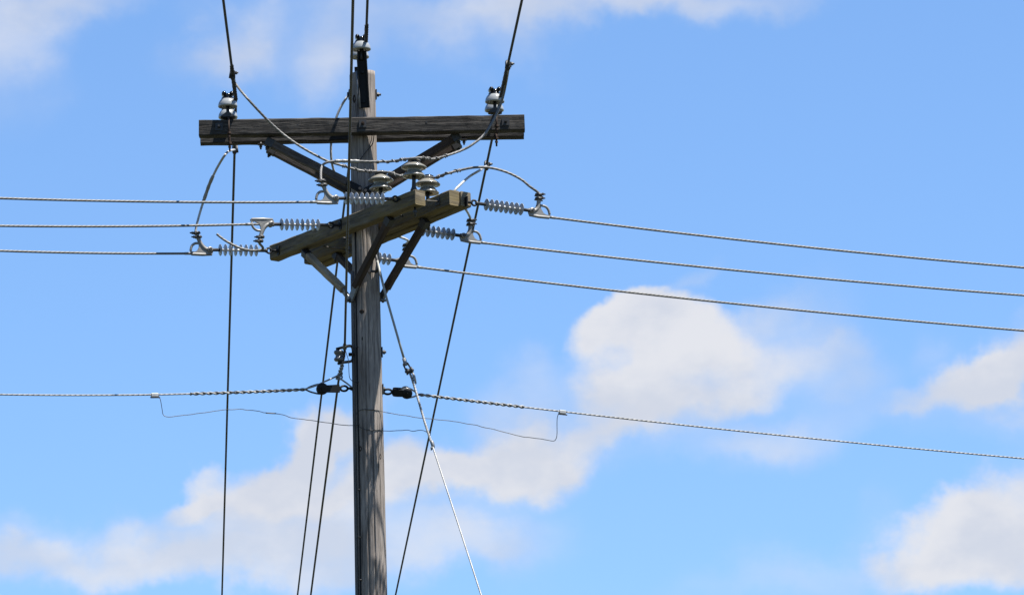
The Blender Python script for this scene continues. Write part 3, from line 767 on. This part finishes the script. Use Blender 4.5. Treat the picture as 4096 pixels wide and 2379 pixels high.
# ------------------------------------------------------------------ conductors
def wire(name, label, cat, pts, r, mat, group=None, n=10, parts=()):
    if mat == 'thin': pts = [p+Vector((0, noise.noise(p*9)*.006, noise.noise(p*13+Vector((5, 0, 0)))*.006)) if 1 < i < len(pts)-2 else p for i, p in enumerate(pts)]
    o = thing(name, label, cat, pts[0], group)
    m_ = MB(); m_.tube(pts, r, n); m_.build('strand', M[mat], o, o.location)
    return o
def extend(p, q, dist, sag=0.0, k=10):
    d = (q-p).normalized(); out = []
    for i in range(1, k+1):
        t = dist*i/k; out.append(q+d*t+Z*(sag*t*t))
    return out
GW = 'bare conductors leaving the disc strings'
LW = {'L1': ((0, 793), 'topmost of the three bare conductors running left from the pole', 'alu'), 'L2': ((0, 903.5), 'middle of the three bare conductors running left from the pole', 'alu'), 'L3': ((0, 1003), 'lowest of the three bare conductors running left from the pole', 'alu'),
      'R1': ((4096, 1070), 'topmost of the three bare conductors descending to the right', 'alu'), 'R2': ((4096, 1181), 'middle of the three bare conductors descending to the right', 'alu'), 'R3': ((4096, 1322), 'lowest of the three bare conductors descending to the right', 'alu')}
for k, (pe, lab, mt) in LW.items():
    yx = 4 if k == 'L2' else -54
    s0 = clampt(k, 20, yx-6); s1 = clampt(k, 262, yx)
    sg = -1 if k[0] == 'L' else 1
    dx = abs(pe[0]-2048+ (2048-1468) - 0)
    Yend = s1.y+sg*abs(P(pe[0], pe[1], s1.y).x-s1.x)*math.tan(R(20 if sg < 0 else 26))
    e = P(pe[0], pe[1], Yend)
    mids = []
    for i in range(1, 24):
        t = i/24; q = s1.lerp(e, t); q.z -= 0.018*4*t*(1-t)*(e-s1).length/3.6; mids.append(q)
    pts = [s0, s1]+mids+[e]+extend(mids[-2], e, 40, .0006)
    o = wire('conductor', lab, 'power line', pts, .0088, mt, GW)
    m_ = MB()
    for t in (.12, .31, .62):
        q = s1.lerp(e, t*(.75 if sg < 0 else .5)); q.z -= 0.018*4*t*(1-t)*(e-s1).length/3.6*0
    # armour wrap at the clamp mouth
    dirw = (mids[0]-s1).normalized(); m_.tube([s1, s1+dirw*.05], .0105, 10); m_.build('clamp_liner', M['cast'], o, o.location)

def through_line(name, label, front, ins_pts, back, r, mat, sf, sb, group):
    a = ins_pts[0]; z_ = ins_pts[-1]
    f = Pslope(front[0], front[1], a, sf, -1)
    b_ = Pslope(back[0], back[1], z_, sb, 1)
    fl = list(reversed(extend(a, f, 22, -.0)))
    mids_f = [f.lerp(a, i/6) for i in range(7)]
    mids_b = [z_.lerp(b_, i/8) for i in range(1, 9)]
    pts = fl+mids_f+ins_pts[1:]+mids_b+extend(z_, b_, 40, .0003)
    o = thing(name, label, 'power line', a, group)
    m_ = MB(); m_.tube(pts, r, 12); m_.build('strand', M[mat], o, o.location)
    return o, f, b_
GL = 'dark overhead conductors passing over the pole'
A1, A2 = P(943, 396, -.16), P(943, 440, .16)
cA, fA, bA = through_line('conductor', 'left dark conductor slanting from the top edge past the left bell insulators', (893, 0), [A1, P(943, 418, 0.0), A2], (888, 2379), .0098, 'darkwire', .02, .02, GL)
C1, C2 = P(2003, 390, -.16), P(1996, 425, .16)
cC, fC, bC = through_line('conductor', 'right dark conductor slanting from the top edge past the right bell insulators', (2088, 0), [C1, P(2000, 408, 0), C2], (1582, 2379), .0098, 'darkwire', .02, .02, GL)
B1, B2 = P(1464, 168, -.15), P(1450, 212, .15)
cB, fB, bB = through_line('conductor', 'dark conductor at the pole top insulator, reappearing below left of the pole', (1470, 0), [B1, P(1458, 190, 0), B2], (1190, 2379), .0098, 'darkwire', .02, .02, GL)
D1, D2 = P(1379, 1392, -.09), P(1368, 1462, -.06)
cD, fD, bD = through_line('conductor', 'brown ribbed neutral conductor hanging down in front of the crossarms to the spool rack', (1412, 0), [D1, P(1377, 1425, -.075), D2, P(1357, 1500, -.02)], (1243, 2379), .0085, 'brownwire', .02, .03, GL)
# preformed ties where the conductors pass their insulators
def ties(o, a, f, back_pt, L_=.75):
    d = (f-a).normalized(); path = resample([a-d*.03, a+d*L_], .008)
    m_ = MB(); m_.tube([a-d*.02, a+d*L_*.85, a+d*L_], [.0125, .0118, .0098], 10); helix(path, .0125, 22, .0045, 6, 0, m_); m_.build('tie_wrap', M['darkwire'], o, o.location)
ties(cA, A1, fA, A2, 1.0); ties(cC, C1, fC, C2, 1.0); ties(cB, B1, fB, B2, .5)
for o, a, f in ((cD, D1, fD),):
    d = (f-a).normalized(); path = resample([a-d*.02, a+d*.12], .004); m_ = MB(); helix(path, .011, 35, .005, 6, 0, m_); helix(path, .011, 35, .005, 6, 3, m_); m_.build('tie_wrap', M['tie'], o, o.location)
path = resample(spline([D2+Z*.1, D2, P(1362, 1480, -.04), P(1357, 1503, -.02)], 6), .006)
m_ = MB(); helix(path, .010, 22, .007, 8, 0, m_); helix(path, .010, 22, .007, 8, math.pi, m_); m_.build('grip', M['guy'], cD, cD.location)
m_ = MB(); c = P(1357, 1508, -.02)
for k in range(3): m_.tube(spline([c+Vector((math.cos(t)*.022, math.sin(t)*.02, math.sin(t+k)*.022+.006*k)) for t in [i*math.pi/6 for i in range(13)]], 2), .006, 8)
m_.build('knot', M['guy'], cD, cD.location)

# tap clamps on the conductors
def make_tap(label):
    o = thing('tap_clamp', label, 'wire clamp', (0, 0, 0), 'tap clamps where jumpers leave the dark conductors')
    m_ = MB(); m_.tube([(0, 0, .038), (0, 0, .025), (0, 0, -.025), (0, 0, -.04)], [.012, .020, .019, .011], 10, True, True, .25); m_.box((.004, -.014, .002), (.015, 0, 0), (0, .011, 0), (0, 0, .02)); m_.build('body', M['dsteel'], o)
    m_ = MB(); bolt(m_, (.012, -.02, .006), (1, -.25, .1), .0065, .03, .3); m_.tube([(-.022, -.012, -.028), (-.012, -.012, .03)], .008, 8); m_.build('bolt', M['dsteel'], o)
    return o
def onl(a, f, py):      # point of line a-f seen at row py
    lo, hi = 0.0, 1.0
    def row(q):
        v = q-CAM; return SH/2-F*v.dot(up)/v.dot(fw)
    for _ in range(50):
        m = (lo+hi)/2
        if row(a.lerp(f, m)) > py: lo = m
        else: hi = m
    return a.lerp(f, lo)
def onl2(a, b_, py):
    lo, hi = 0.0, 1.0
    def row(q):
        v = q-CAM; return SH/2-F*v.dot(up)/v.dot(fw)
    for _ in range(50):
        m = (lo+hi)/2
        if row(a.lerp(b_, m)) < py: lo = m
        else: hi = m
    return a.lerp(b_, lo)
tA = onl(A1, fA, 300); tC = onl(C1, fC, 262); tA2 = onl2(A2, bA, 598); tC2 = onl2(C2, bC, 662)
tp = make_tap('tap clamp on the left dark conductor above the left bell insulator')
tp.location = tA
for q, lb in ((tC, 'tap clamp on the right dark conductor well above the right bell insulator'), (tA2, 'tap clamp under the left end of the upper crossarms'), (tC2, 'tap clamp right of the lower insulators where a white jumper starts')):
    t_ = dup(tp, lb); t_.location = q; t_.rotation_euler = (0, 0, 2.2 if q is tA2 else .4)

# ------------------------------------------------------------------ jumpers
def jumper(label, pts, r, mat, sleeves=(), wraps=(), per=10):
    pts = [p if isinstance(p, Vector) else P(*p) for p in pts]
    path = spline(pts, per)
    o = thing('jumper_cable', label, 'cable', pts[0], 'jumper cables around the insulators')
    m_ = MB(); m_.tube(path, r, 12); m_.build('strand', M[mat], o, o.location)
    for a, b_, rr in sleeves:
        seg = path[int(a*(len(path)-1)):int(b_*(len(path)-1))+1]
        ln = resample(seg, .005); rad = [rr*(1+.07*(1 if (i//6) % 2 else -.4)) for i in range(len(ln))]
        m_ = MB(); m_.tube(ln, rad, 12); m_.build('splice_sleeve', M['sleeve'], o, o.location)
    for a, b_, tpm, ph in wraps:
        seg = path[int(a*(len(path)-1)):int(b_*(len(path)-1))+1]
        m_ = MB(); helix(resample(seg, .0035), r+.003, tpm, .0038, 6, ph, m_); m_.build('tie_wire', M['tie'], o, o.location)
    return o, path
h1, h2, h3 = po1.location, po2.location, po3.location
Jr = .0092
j1, pj1 = jumper('grey jumper sagging from the left conductor across the pole to the far right clamp',
  [tA+X*.008-Z*.02, onl(A1, fA, 335)+X*.012, P(990, 395, -.75), P(1090, 500, -.62), P(1180, 572, -.6), P(1290, 635, -.58), P(1360, 660, -.55), P(1440, 682, -.50), h1+Vector((-.06, -.045, -.012)), h1+Vector((.06, -.045, -.022)), P(1598, 703, -.52), P(1650, 708, -.45),
   h3+Vector((-.05, .048, -.012)), h3+Vector((.05, .02, -.014)), P(1780, 697, -.5), P(1840, 681, -.48), P(1900, 670, -.47), P(1965, 672, -.46), P(2030, 690, -.44), P(2085, 718, -.43), P(2118, 745, -.42), clampt('R1', 98, 250), clampt('R1', 98, 190)], Jr, 'alu')
j2, pj2 = jumper('grey jumper curving from the right conductor over the tallest insulator to the left clamp',
  [tC+X*.006-Z*.02, onl(C1, fC, 330)+X*.016, P(2010, 395, -.5), P(1985, 460, -.5), P(1940, 535, -.55), P(1890, 578, -.6), P(1850, 600, -.62), P(1790, 622, -.68), P(1730, 637, -.72), h2+Vector((.06, -.046, -.008)), h2+Vector((-.06, -.046, -.016)), P(1560, 646, -.74), P(1480, 647, -.76), P(1410, 645, -.77), P(1345, 645, -.78), P(1305, 651, -.79), P(1286, 670, -.79), clampt('L1', 98, 250), clampt('L1', 98, 190)], Jr, 'alu')
j3, pj3 = jumper('pale jumper rising from the far left clamp to the left conductor below the crossarm',
  [clampt('L3', 98, 190), clampt('L3', 98, 255), P(800, 850, .4), P(826, 770, .38), P(845, 720, .32), P(875, 660, .25), P(908, 611, .2), tA2], Jr, 'bright', sleeves=((.36, .62, .0128),))
j4, pj4 = jumper('pale jumper arching down from the right conductor behind the lower crossarm ends',
  [tC2, P(1925, 678, .35), P(1880, 705, .25), P(1840, 740, .1), P(1815, 770, .05), P(1818, 805, .08), P(1850, 826, -.02), P(1868, 845, -.02), clampt('R2', 98, 250), clampt('R2', 98, 190)], Jr, 'bright')
j5, pj5 = jumper('white jumper bowing out left of the pole top and down behind the upper crossarms',
  [onl2(B2, bB, 330)+Yv*.0, P(1394, 382, .35), P(1368, 420, .33), P(1345, 472, .33), P(1328, 540, .34), P(1324, 590, .36), P(1326, 640, .38), P(1338, 690, .45), P(1370, 760, .5), P(1450, 860, .55), P(1560, 930, .6), P(1630, 960, .7), clampt('R3', 98, 250), clampt('R3', 98, 190)], Jr, 'bright')
j6, pj6 = jumper('loose cable tail curling from the upside down clamp across the lowest left discs',
  [clampt('L2', 98, 190), clampt('L2', 98, 250), P(1052, 993, -.19), P(1030, 1002, -.19), P(995, 1001, -.19), P(955, 990, -.19), P(915, 970, -.2), P(890, 954, -.2), P(867, 936, -.2)], Jr, 'alu')
def near(path, q): return min(range(len(path)), key=lambda i: (path[i]-q).length)
def tiewrap(o, path, h):
    i = near(path, h+Vector((0, -.045, -.015))) if o is not j1 or h is not h3 else near(path, h)
    acc = 0; segs = {}
    for sg in (-1, 1):
        k = i; acc = 0; seg = []
        while 0 < k+sg < len(path)-1 and acc < .30:
            acc += (path[k+sg]-path[k]).length; k += sg
            if acc > .052: seg.append(path[k])
        if len(seg) < 3: continue
        m_ = MB(); helix(resample(seg, .004), Jr+.0035, 13, .0036, 6, sg, m_)
        tight = resample(seg, .003); ln = 0; cut = [tight[0]]
        for a, b_ in zip(tight, tight[1:]):
            ln += (b_-a).length
            if ln < .06: cut.append(b_)
        helix(cut, Jr+.0035, 120, .0038, 6, 0, m_)
        e = tight[-1]; 
        helix(tight[-8:], Jr+.004, 90, .004, 6, 0, m_)
        m_.build('tie_wire', M['tie'], o, o.location)
    m_ = MB()
    m_.tube([h+Vector((math.cos(t)*.043, math.sin(t)*.043, -.019)) for t in [2*math.pi*q/20 for q in range(21)]], .005, 6, True, False)
    m_.build('neck_tie', M['tie'], o, o.location)
tiewrap(j1, pj1, h1); tiewrap(j1, pj1, h3); tiewrap(j2, pj2, h2)
# crimped sleeve on the left run of the second jumper
i0, i1 = near(pj2, P(1440, 645, -.77)), near(pj2, P(1340, 645, -.78))
ln = resample(pj2[i0:i1+1], .004); m_ = MB(); m_.tube(ln, [.0132*(1+.09*(1 if (i//5) % 2 else -.4)) for i in range(len(ln))], 12); m_.build('splice_sleeve', M['sleeve'], j2, j2.location)

# ------------------------------------------------------------------ guy wire
gpt = [P(1509, 1042, -.13), P(1540, 1170, -.145), P(1583, 1320, -.17), P(1622, 1455, -.2)]
guy = thing('guy_wire', 'guy wire with a grey insulating rod slanting down right of the pole', 'guy wire', gpt[0])
m_ = MB(); m_.tube(gpt, .0088, 12); m_.build('fibre_rod', M['fibre'], guy, guy.location)
d = (gpt[-1]-gpt[-2]).normalized()
m_ = MB(); m_.tube([gpt[-1]-d*.045, gpt[-1]+d*.008, gpt[-1]+d*.012], [.0145, .0145, .012], 12); m_.build('rod_ferrule', M['galv'], guy, guy.location)
c = P(1636, 1478, -.205); e1 = X.cross(d).normalized(); sx_ = d.cross(e1).normalized()
m_ = MB()
for sg in (-1, 1):
    m_.beam(gpt[-1]+sx_*sg*.017, c+sx_*sg*.02+d*.018, sx_*.005, e1*.012, 2, 0, .002)
m_.beam(gpt[-1]+d*.0-sx_*.02, gpt[-1]+sx_*.02, d*.006, e1*.012, 1, 0, .002)
m_.lathe([(.0, -.026), (.026, -.026), (.027, -.016), (.017, -.008), (.017, .008), (.027, .016), (.026, .026), (0, .026)], o=c+d*.01, axis=sx_, n=20)
m_.tube([c+d*.01-sx_*.034, c+d*.01+sx_*.034], .009, 8)
m_.build('clevis_thimble', M['dsteel'], guy, guy.location)
gs = [c+d*.03, P(1650, 1520, -.23), P(1668, 1580, -.27), P(1700, 1690, -.38), P(1729, 1780, -.48), P(1828, 2080, -.85), P(1925, 2379, -1.25)]
path = spline(gs, 8)+extend(gs[-2], gs[-1], 8.6)
m_ = MB(); m_.tube(path, .0058, 8); m_.build('strand', M['guy'], guy, guy.location)
gpath = resample(spline(gs[:5], 8), .006)
m_ = MB(); helix(gpath, .0052, 14, .0046, 6, 0, m_); helix(gpath, .0052, 14, .0046, 6, 2.1, m_); helix(gpath, .0052, 14, .0046, 6, 4.2, m_); m_.build('preformed_grip', M['guy'], guy, guy.location)
m_ = MB(); q = P(1657, 1510, -.235); m_.tube([q-d*.04, q-d*.01, q+d*.015, q+d*.05], [.005, .011, .010, .005], 10, True, True, .3); m_.build('grip_end', M['guy'], guy, guy.location)
m_ = MB(); q = P(1730, 1775, -.48); m_.tube([q-d*.03, q-d*.015, q+d*.015, q+d*.03], [.007, .0135, .0135, .008], 10, True, True, .2); bolt(m_, q+d*.02-X*.005, Vector((-.4, -.3, -1)), .006, .03, .2); m_.build('wire_clip', M['galv'], guy, guy.location)

# ------------------------------------------------------------------ spool rack, neutral
rk = thing('spool_rack', 'dark steel bracket with grey porcelain spool on the left side of the pole', 'spool rack', P(1412, 1430, -.05))
m_ = MB(); bp = [P(1344, 1396, -.07), P(1375, 1388, -.07), P(1400, 1383, -.06), P(1408, 1391, -.055), P(1410, 1410, -.055), P(1409, 1435, -.055), P(1404, 1444, -.055), P(1380, 1448, -.06), P(1356, 1449, -.07)]
pth = spline(bp, 5)
for a, b_ in zip(pth, pth[1:]): pass
def strapmesh(path, hw, hn, widthdir=Yv):
    m2 = MB(); rings = []; us = []; ln = 0
    for i, p in enumerate(path):
        t = (path[min(i+1, len(path)-1)]-path[max(i-1, 0)]).normalized(); nn = t.cross(widthdir).normalized()
        if i: ln += (p-path[i-1]).length
        us.append(ln); rings.append([p+widthdir*hw+nn*hn, p-widthdir*hw+nn*hn, p-widthdir*hw-nn*hn, p+widthdir*hw-nn*hn])
    m2.ring_grid(rings, us, [0, .02, .04, .06, .08], True, False); return m2
strapmesh(pth, .022, .006).build('bracket', M['black'], rk, rk.location)
m_ = MB(); c = P(1406, 1417, -.055); m_.tube([c+X*.022, c-X*.022], .014, 6, False); m_.build('bracket_bolt', M['black'], rk, rk.location)
m_ = MB(); c = P(1355, 1424, -.07); m_.lathe([(.01, .042), (.030, .042), (.036, .036), (.036, .024), (.030, .016), (.024, .008), (.024, -.004), (.029, -.012), (.036, -.018), (.036, -.030), (.028, -.038), (.01, -.04)], o=c, n=28); m_.build('spool', M['dporc'], rk, rk.location)
m_ = MB(); m_.tube([c+Z*.06, c-Z*.065], .007, 8); m_.tube([c-Z*.05, c-Z*.062], .013, 6, False); m_.build('spool_bolt', M['black'], rk, rk.location)

# ------------------------------------------------------------------ messenger strands with spool clevises
def spoolclevis(label, pole_pt, eye_pt, sp, axis, mat):
    o = thing('spool_clevis', label, 'clevis', sp, 'spool clevises at the messenger strands')
    axis = Vector(axis).normalized()
    m_ = MB(); dl = (sp-eye_pt).normalized(); side = dl.cross(axis).normalized()
    lk = [eye_pt+dl*(-.032*math.cos(t))+side*(.019*math.sin(t)) for t in [2*math.pi*i/18 for i in range(19)]]
    m_.tube(lk, .0085, 8, True, False); m_.tube([pole_pt, eye_pt-dl*.03], .010, 8); m_.tube([pole_pt, pole_pt.lerp(eye_pt, .3)], .016, 6, False)
    m_.build('eye_link', M['black'], o, o.location)
    m_ = MB()
    for sg in (-1, 1):
        strap_ = [eye_pt+dl*.035+axis*sg*.004, eye_pt+dl*.05+axis*sg*.022, eye_pt.lerp(sp, .6)+axis*sg*.034, sp+dl*.022+axis*sg*.036]
        pth_ = spline(strap_, 4); rings = []; us = []; ln = 0
        for i, p in enumerate(pth_):
            if i: ln += (p-pth_[i-1]).length
            us.append(ln); hw = .027+.002*math.sin(i*.4)
            if i > len(pth_)-3: hw *= .85
            if i < 2: hw *= .6
            rings.append([p+side*hw+axis*.003, p-side*hw+axis*.003, p-side*hw-axis*.003, p+side*hw-axis*.003])
        m_.ring_grid(rings, us, [0, .02, .04, .06, .08], True, False)
    m_.build('strap', M['black'], o, o.location)
    m_ = MB(); m_.lathe([(.008, -.031), (.038, -.031), (.043, -.026), (.043, -.016), (.033, -.008), (.031, 0), (.033, .008), (.043, .016), (.043, .026), (.038, .031), (.008, .031)], o=sp, axis=axis, n=28); m_.build('spool', M[mat], o, o.location)
    if mat == 'oldporc':
        m_ = MB(); m_.lathe([(0, .032), (.037, .032), (.041, .036), (.039, .043), (0, .044)], o=sp, axis=axis, n=24); m_.build('end_cap', M['black'], o, o.location)
    m_ = MB(); m_.tube([sp-axis*.052, sp+axis*.052], .009, 8); m_.tube([sp-axis*.048, sp-axis*.038], .016, 6, False); m_.tube([sp+axis*.048, sp+axis*.038], .016, 6, False); m_.build('bolt', M['black'], o, o.location)
    return o
spL = P(1289, 1555, -.16); spR = P(1624, 1569, .06)
spoolclevis('black spool clevis left of the pole holding the left messenger strand', P(1414, 1553, -.04), P(1376, 1553, -.06), spL, (0.12, -0.97, -0.15), 'black')
spoolclevis('spool clevis with pale porcelain spool right of the pole', P(1528, 1560, .0), P(1551, 1566, .01), spR, (0.22, -0.86, -0.45), 'oldporc')
def messenger(label, sp, endpx, loop, gripend, dirtan, sg):
    e_ = P(endpx[0], endpx[1], sp.y+sg*abs(P(endpx[0], endpx[1], sp.y).x-sp.x)*math.tan(R(dirtan)))
    start = P(loop[0], loop[1], sp.y+sg*.12*math.tan(R(dirtan)))
    mids = []
    for i in range(0, 25):
        t = i/24; q = start.lerp(e_, t); q.z -= 0.02*4*t*(1-t); mids.append(q)
    o = thing('messenger_strand', label, 'cable', start, 'messenger strands on the lower pole')
    m_ = MB(); m_.tube(mids+extend(mids[-3], mids[-1], 40, .0005), .0062, 10); m_.build('strand', M['messenger'], o, o.location)
    k = 0; gp = []
    L_ = (P(gripend[0], gripend[1], sp.y)-start).length
    for p in resample(mids, .006):
        if (p-start).length < L_: gp.append(p)
    m_ = MB(); helix(gp, .0070, 9.6, .0060, 8, 0, m_); m_.build('preformed_grip', M['gripdark'], o, o.location)  # this wire of the pair carries the twist's shade as its colour
    m_ = MB(); helix(gp, .0070, 9.6, .0060, 8, math.pi, m_); m_.build('preformed_grip', M['guy'], o, o.location)
    d_ = (start-sp).normalized(); nv = d_.cross(Yv).normalized()
    lp = [start, start.lerp(sp, .35)+nv*.022, sp+nv*.036+d_*.01, sp-d_*.036, sp-nv*.036+d_*.01, start.lerp(sp, .35)-nv*.022, start]
    m_ = MB(); m_.tube(spline(lp, 6), .0065, 8); m_.build('grip_loop', M['dsteel' if sg < 0 else 'guy'], o, o.location)
    return o, mids
msL, mL = messenger('messenger strand running left from the black spool clevis', spL, (0, 1577), (1222, 1557), (735, 1566), 20, -1)
msR, mR = messenger('messenger strand descending right from the pale spool', spR, (4096, 1833), (1672, 1577), (2140, 1626), 26, 1)
tl = wire('tie_cable', 'pale stranded cable looped over the neutral and tied to the left messenger strand', 'cable', spline([P(1416, 1555, -.05), P(1388, 1533, -.05), P(1362, 1514, -.04), P(1352, 1502, -.045), P(1340, 1507, -.06), P(1300, 1525, -.12), P(1262, 1542, -.19), P(1215, 1557, -.215)], 8), .0062, 'guy')

# bonding clamps and thin bond wires
def at_px(path, px):
    def col(q):
        v = q-CAM; return SW/2+F*v.dot(rt)/v.dot(fw)
    return min(resample(path, .01), key=lambda q: abs(col(q)-px))
def bond(label, path, px):
    q = at_px(path, px); i = near(path, q); t = (path[min(i+1, len(path)-1)]-path[max(i-1, 0)]).normalized()
    if t.x < 0: t = -t
    o = thing('bond_clamp', label, 'wire clamp', q, 'bond clamps on the messenger strands'); s_ = t.cross(Z).normalized(); u_ = s_.cross(t)
    m_ = MB(); m_.beam(q-t*.026-u_*.004, q+t*.026-u_*.004, s_*.012, u_*.014, 1, 0, .004); m_.build('body', M['zinc'], o, o.location)
    m_ = MB(); m_.tube([q-t*.034-u_*.02, q+t*.04-u_*.022], .0048, 8); m_.beam(q-t*.024-u_*.020, q+t*.024-u_*.020, s_*.011, u_*.004, 1, 0, 0); m_.build('wire_channel', M['dsteel'], o, o.location)
    return q
bL = bond('pale bond clamp on the left messenger strand', mL, 619); bR = bond('pale bond clamp on the right messenger strand', mR, 2250)
def poleY(px, py):
    q = P(px, py, 0); x = q.x; r_ = prad(q.z); return -math.sqrt(max(r_*r_-x*x, 0))-.004
yL = bL.y; 
tw = [P(632, 1578, yL), P(641, 1598, yL), P(648, 1635, yL+.02), P(652, 1657, yL+.03), P(664, 1665, yL+.03), P(690, 1665, yL+.04), P(740, 1660, yL+.07), P(830, 1648, yL+.12), P(900, 1638, yL+.16), P(950, 1636, yL+.2), P(1010, 1640, yL+.24), P(1062, 1650, -.55), P(1105, 1653, -.5), P(1140, 1661, -.45), P(1170, 1670, -.42), P(1260, 1683, -.33), P(1340, 1695, -.2), P(1372, 1700, -.15), P(1422, 1701, -.1)]
o1 = wire('bond_wire', 'thin dark bond wire drooping from the left bond clamp to the pole', 'wire', spline(tw, 6), .0026, 'thin', 'thin bond wires', 6)
m_ = MB(); m_.tube(spline([P(1064, 1650.5, -.55), P(1084, 1652, -.52), P(1104, 1653, -.5)], 4), .0048, 8); m_.build('tape_wrap', M['tape'], o1, o1.location)
tw = [P(1430, 1702, poleY(1430, 1702)), P(1455, 1714, poleY(1455, 1714)), P(1490, 1719, poleY(1490, 1719)), P(1515, 1718, poleY(1515, 1718)), P(1533, 1721, -.06), P(1560, 1722, -.12), P(1600, 1723, -.2), P(1630, 1720, -.26), P(1655, 1724, -.3), P(1690, 1720, -.36), P(1712, 1730, -.41), P(1722, 1738, -.44)]
wire('bond_wire', 'thin wavy dark wire from the pole to the guy wire', 'wire', spline(tw, 6), .0026, 'thin', 'thin bond wires', 6)
yR = bR.y
tw = [P(1425, 1655, poleY(1427, 1655)), P(1437, 1642, poleY(1437, 1642)), P(1460, 1635, poleY(1460, 1635)), P(1490, 1637, poleY(1490, 1637)), P(1520, 1642, poleY(1520, 1642)), P(1560, 1652, -.05), P(1640, 1664, .0), P(1740, 1676, .1), P(1850, 1690, .2), P(1960, 1713, .3), P(2030, 1732, .33), P(2100, 1746, .36), P(2180, 1757, yR-.02), P(2212, 1762, yR), P(2223, 1755, yR), P(2228, 1735, yR), P(2228, 1690, yR), P(2230, 1665, yR), P(2238, 1648, yR)]
wire('bond_wire', 'thin dark bond wire drooping from the pole to the right bond clamp', 'wire', spline(tw, 6), .0026, 'thin', 'thin bond wires', 6)
tw = [P(1381, 1396, -.09), P(1388, 1420, -.085), P(1394, 1445, -.08), P(1396, 1490, -.08), P(1399, 1512, -.08), P(1407, 1522, -.08), P(1414, 1525, -.085), P(1422, 1534, -.085), P(1431, 1535, -.09)]
wire('bond_wire', 'short thin dark wire hanging from the spool rack to the pole moulding', 'wire', spline(tw, 6), .0028, 'thin', 'thin bond wires', 6)
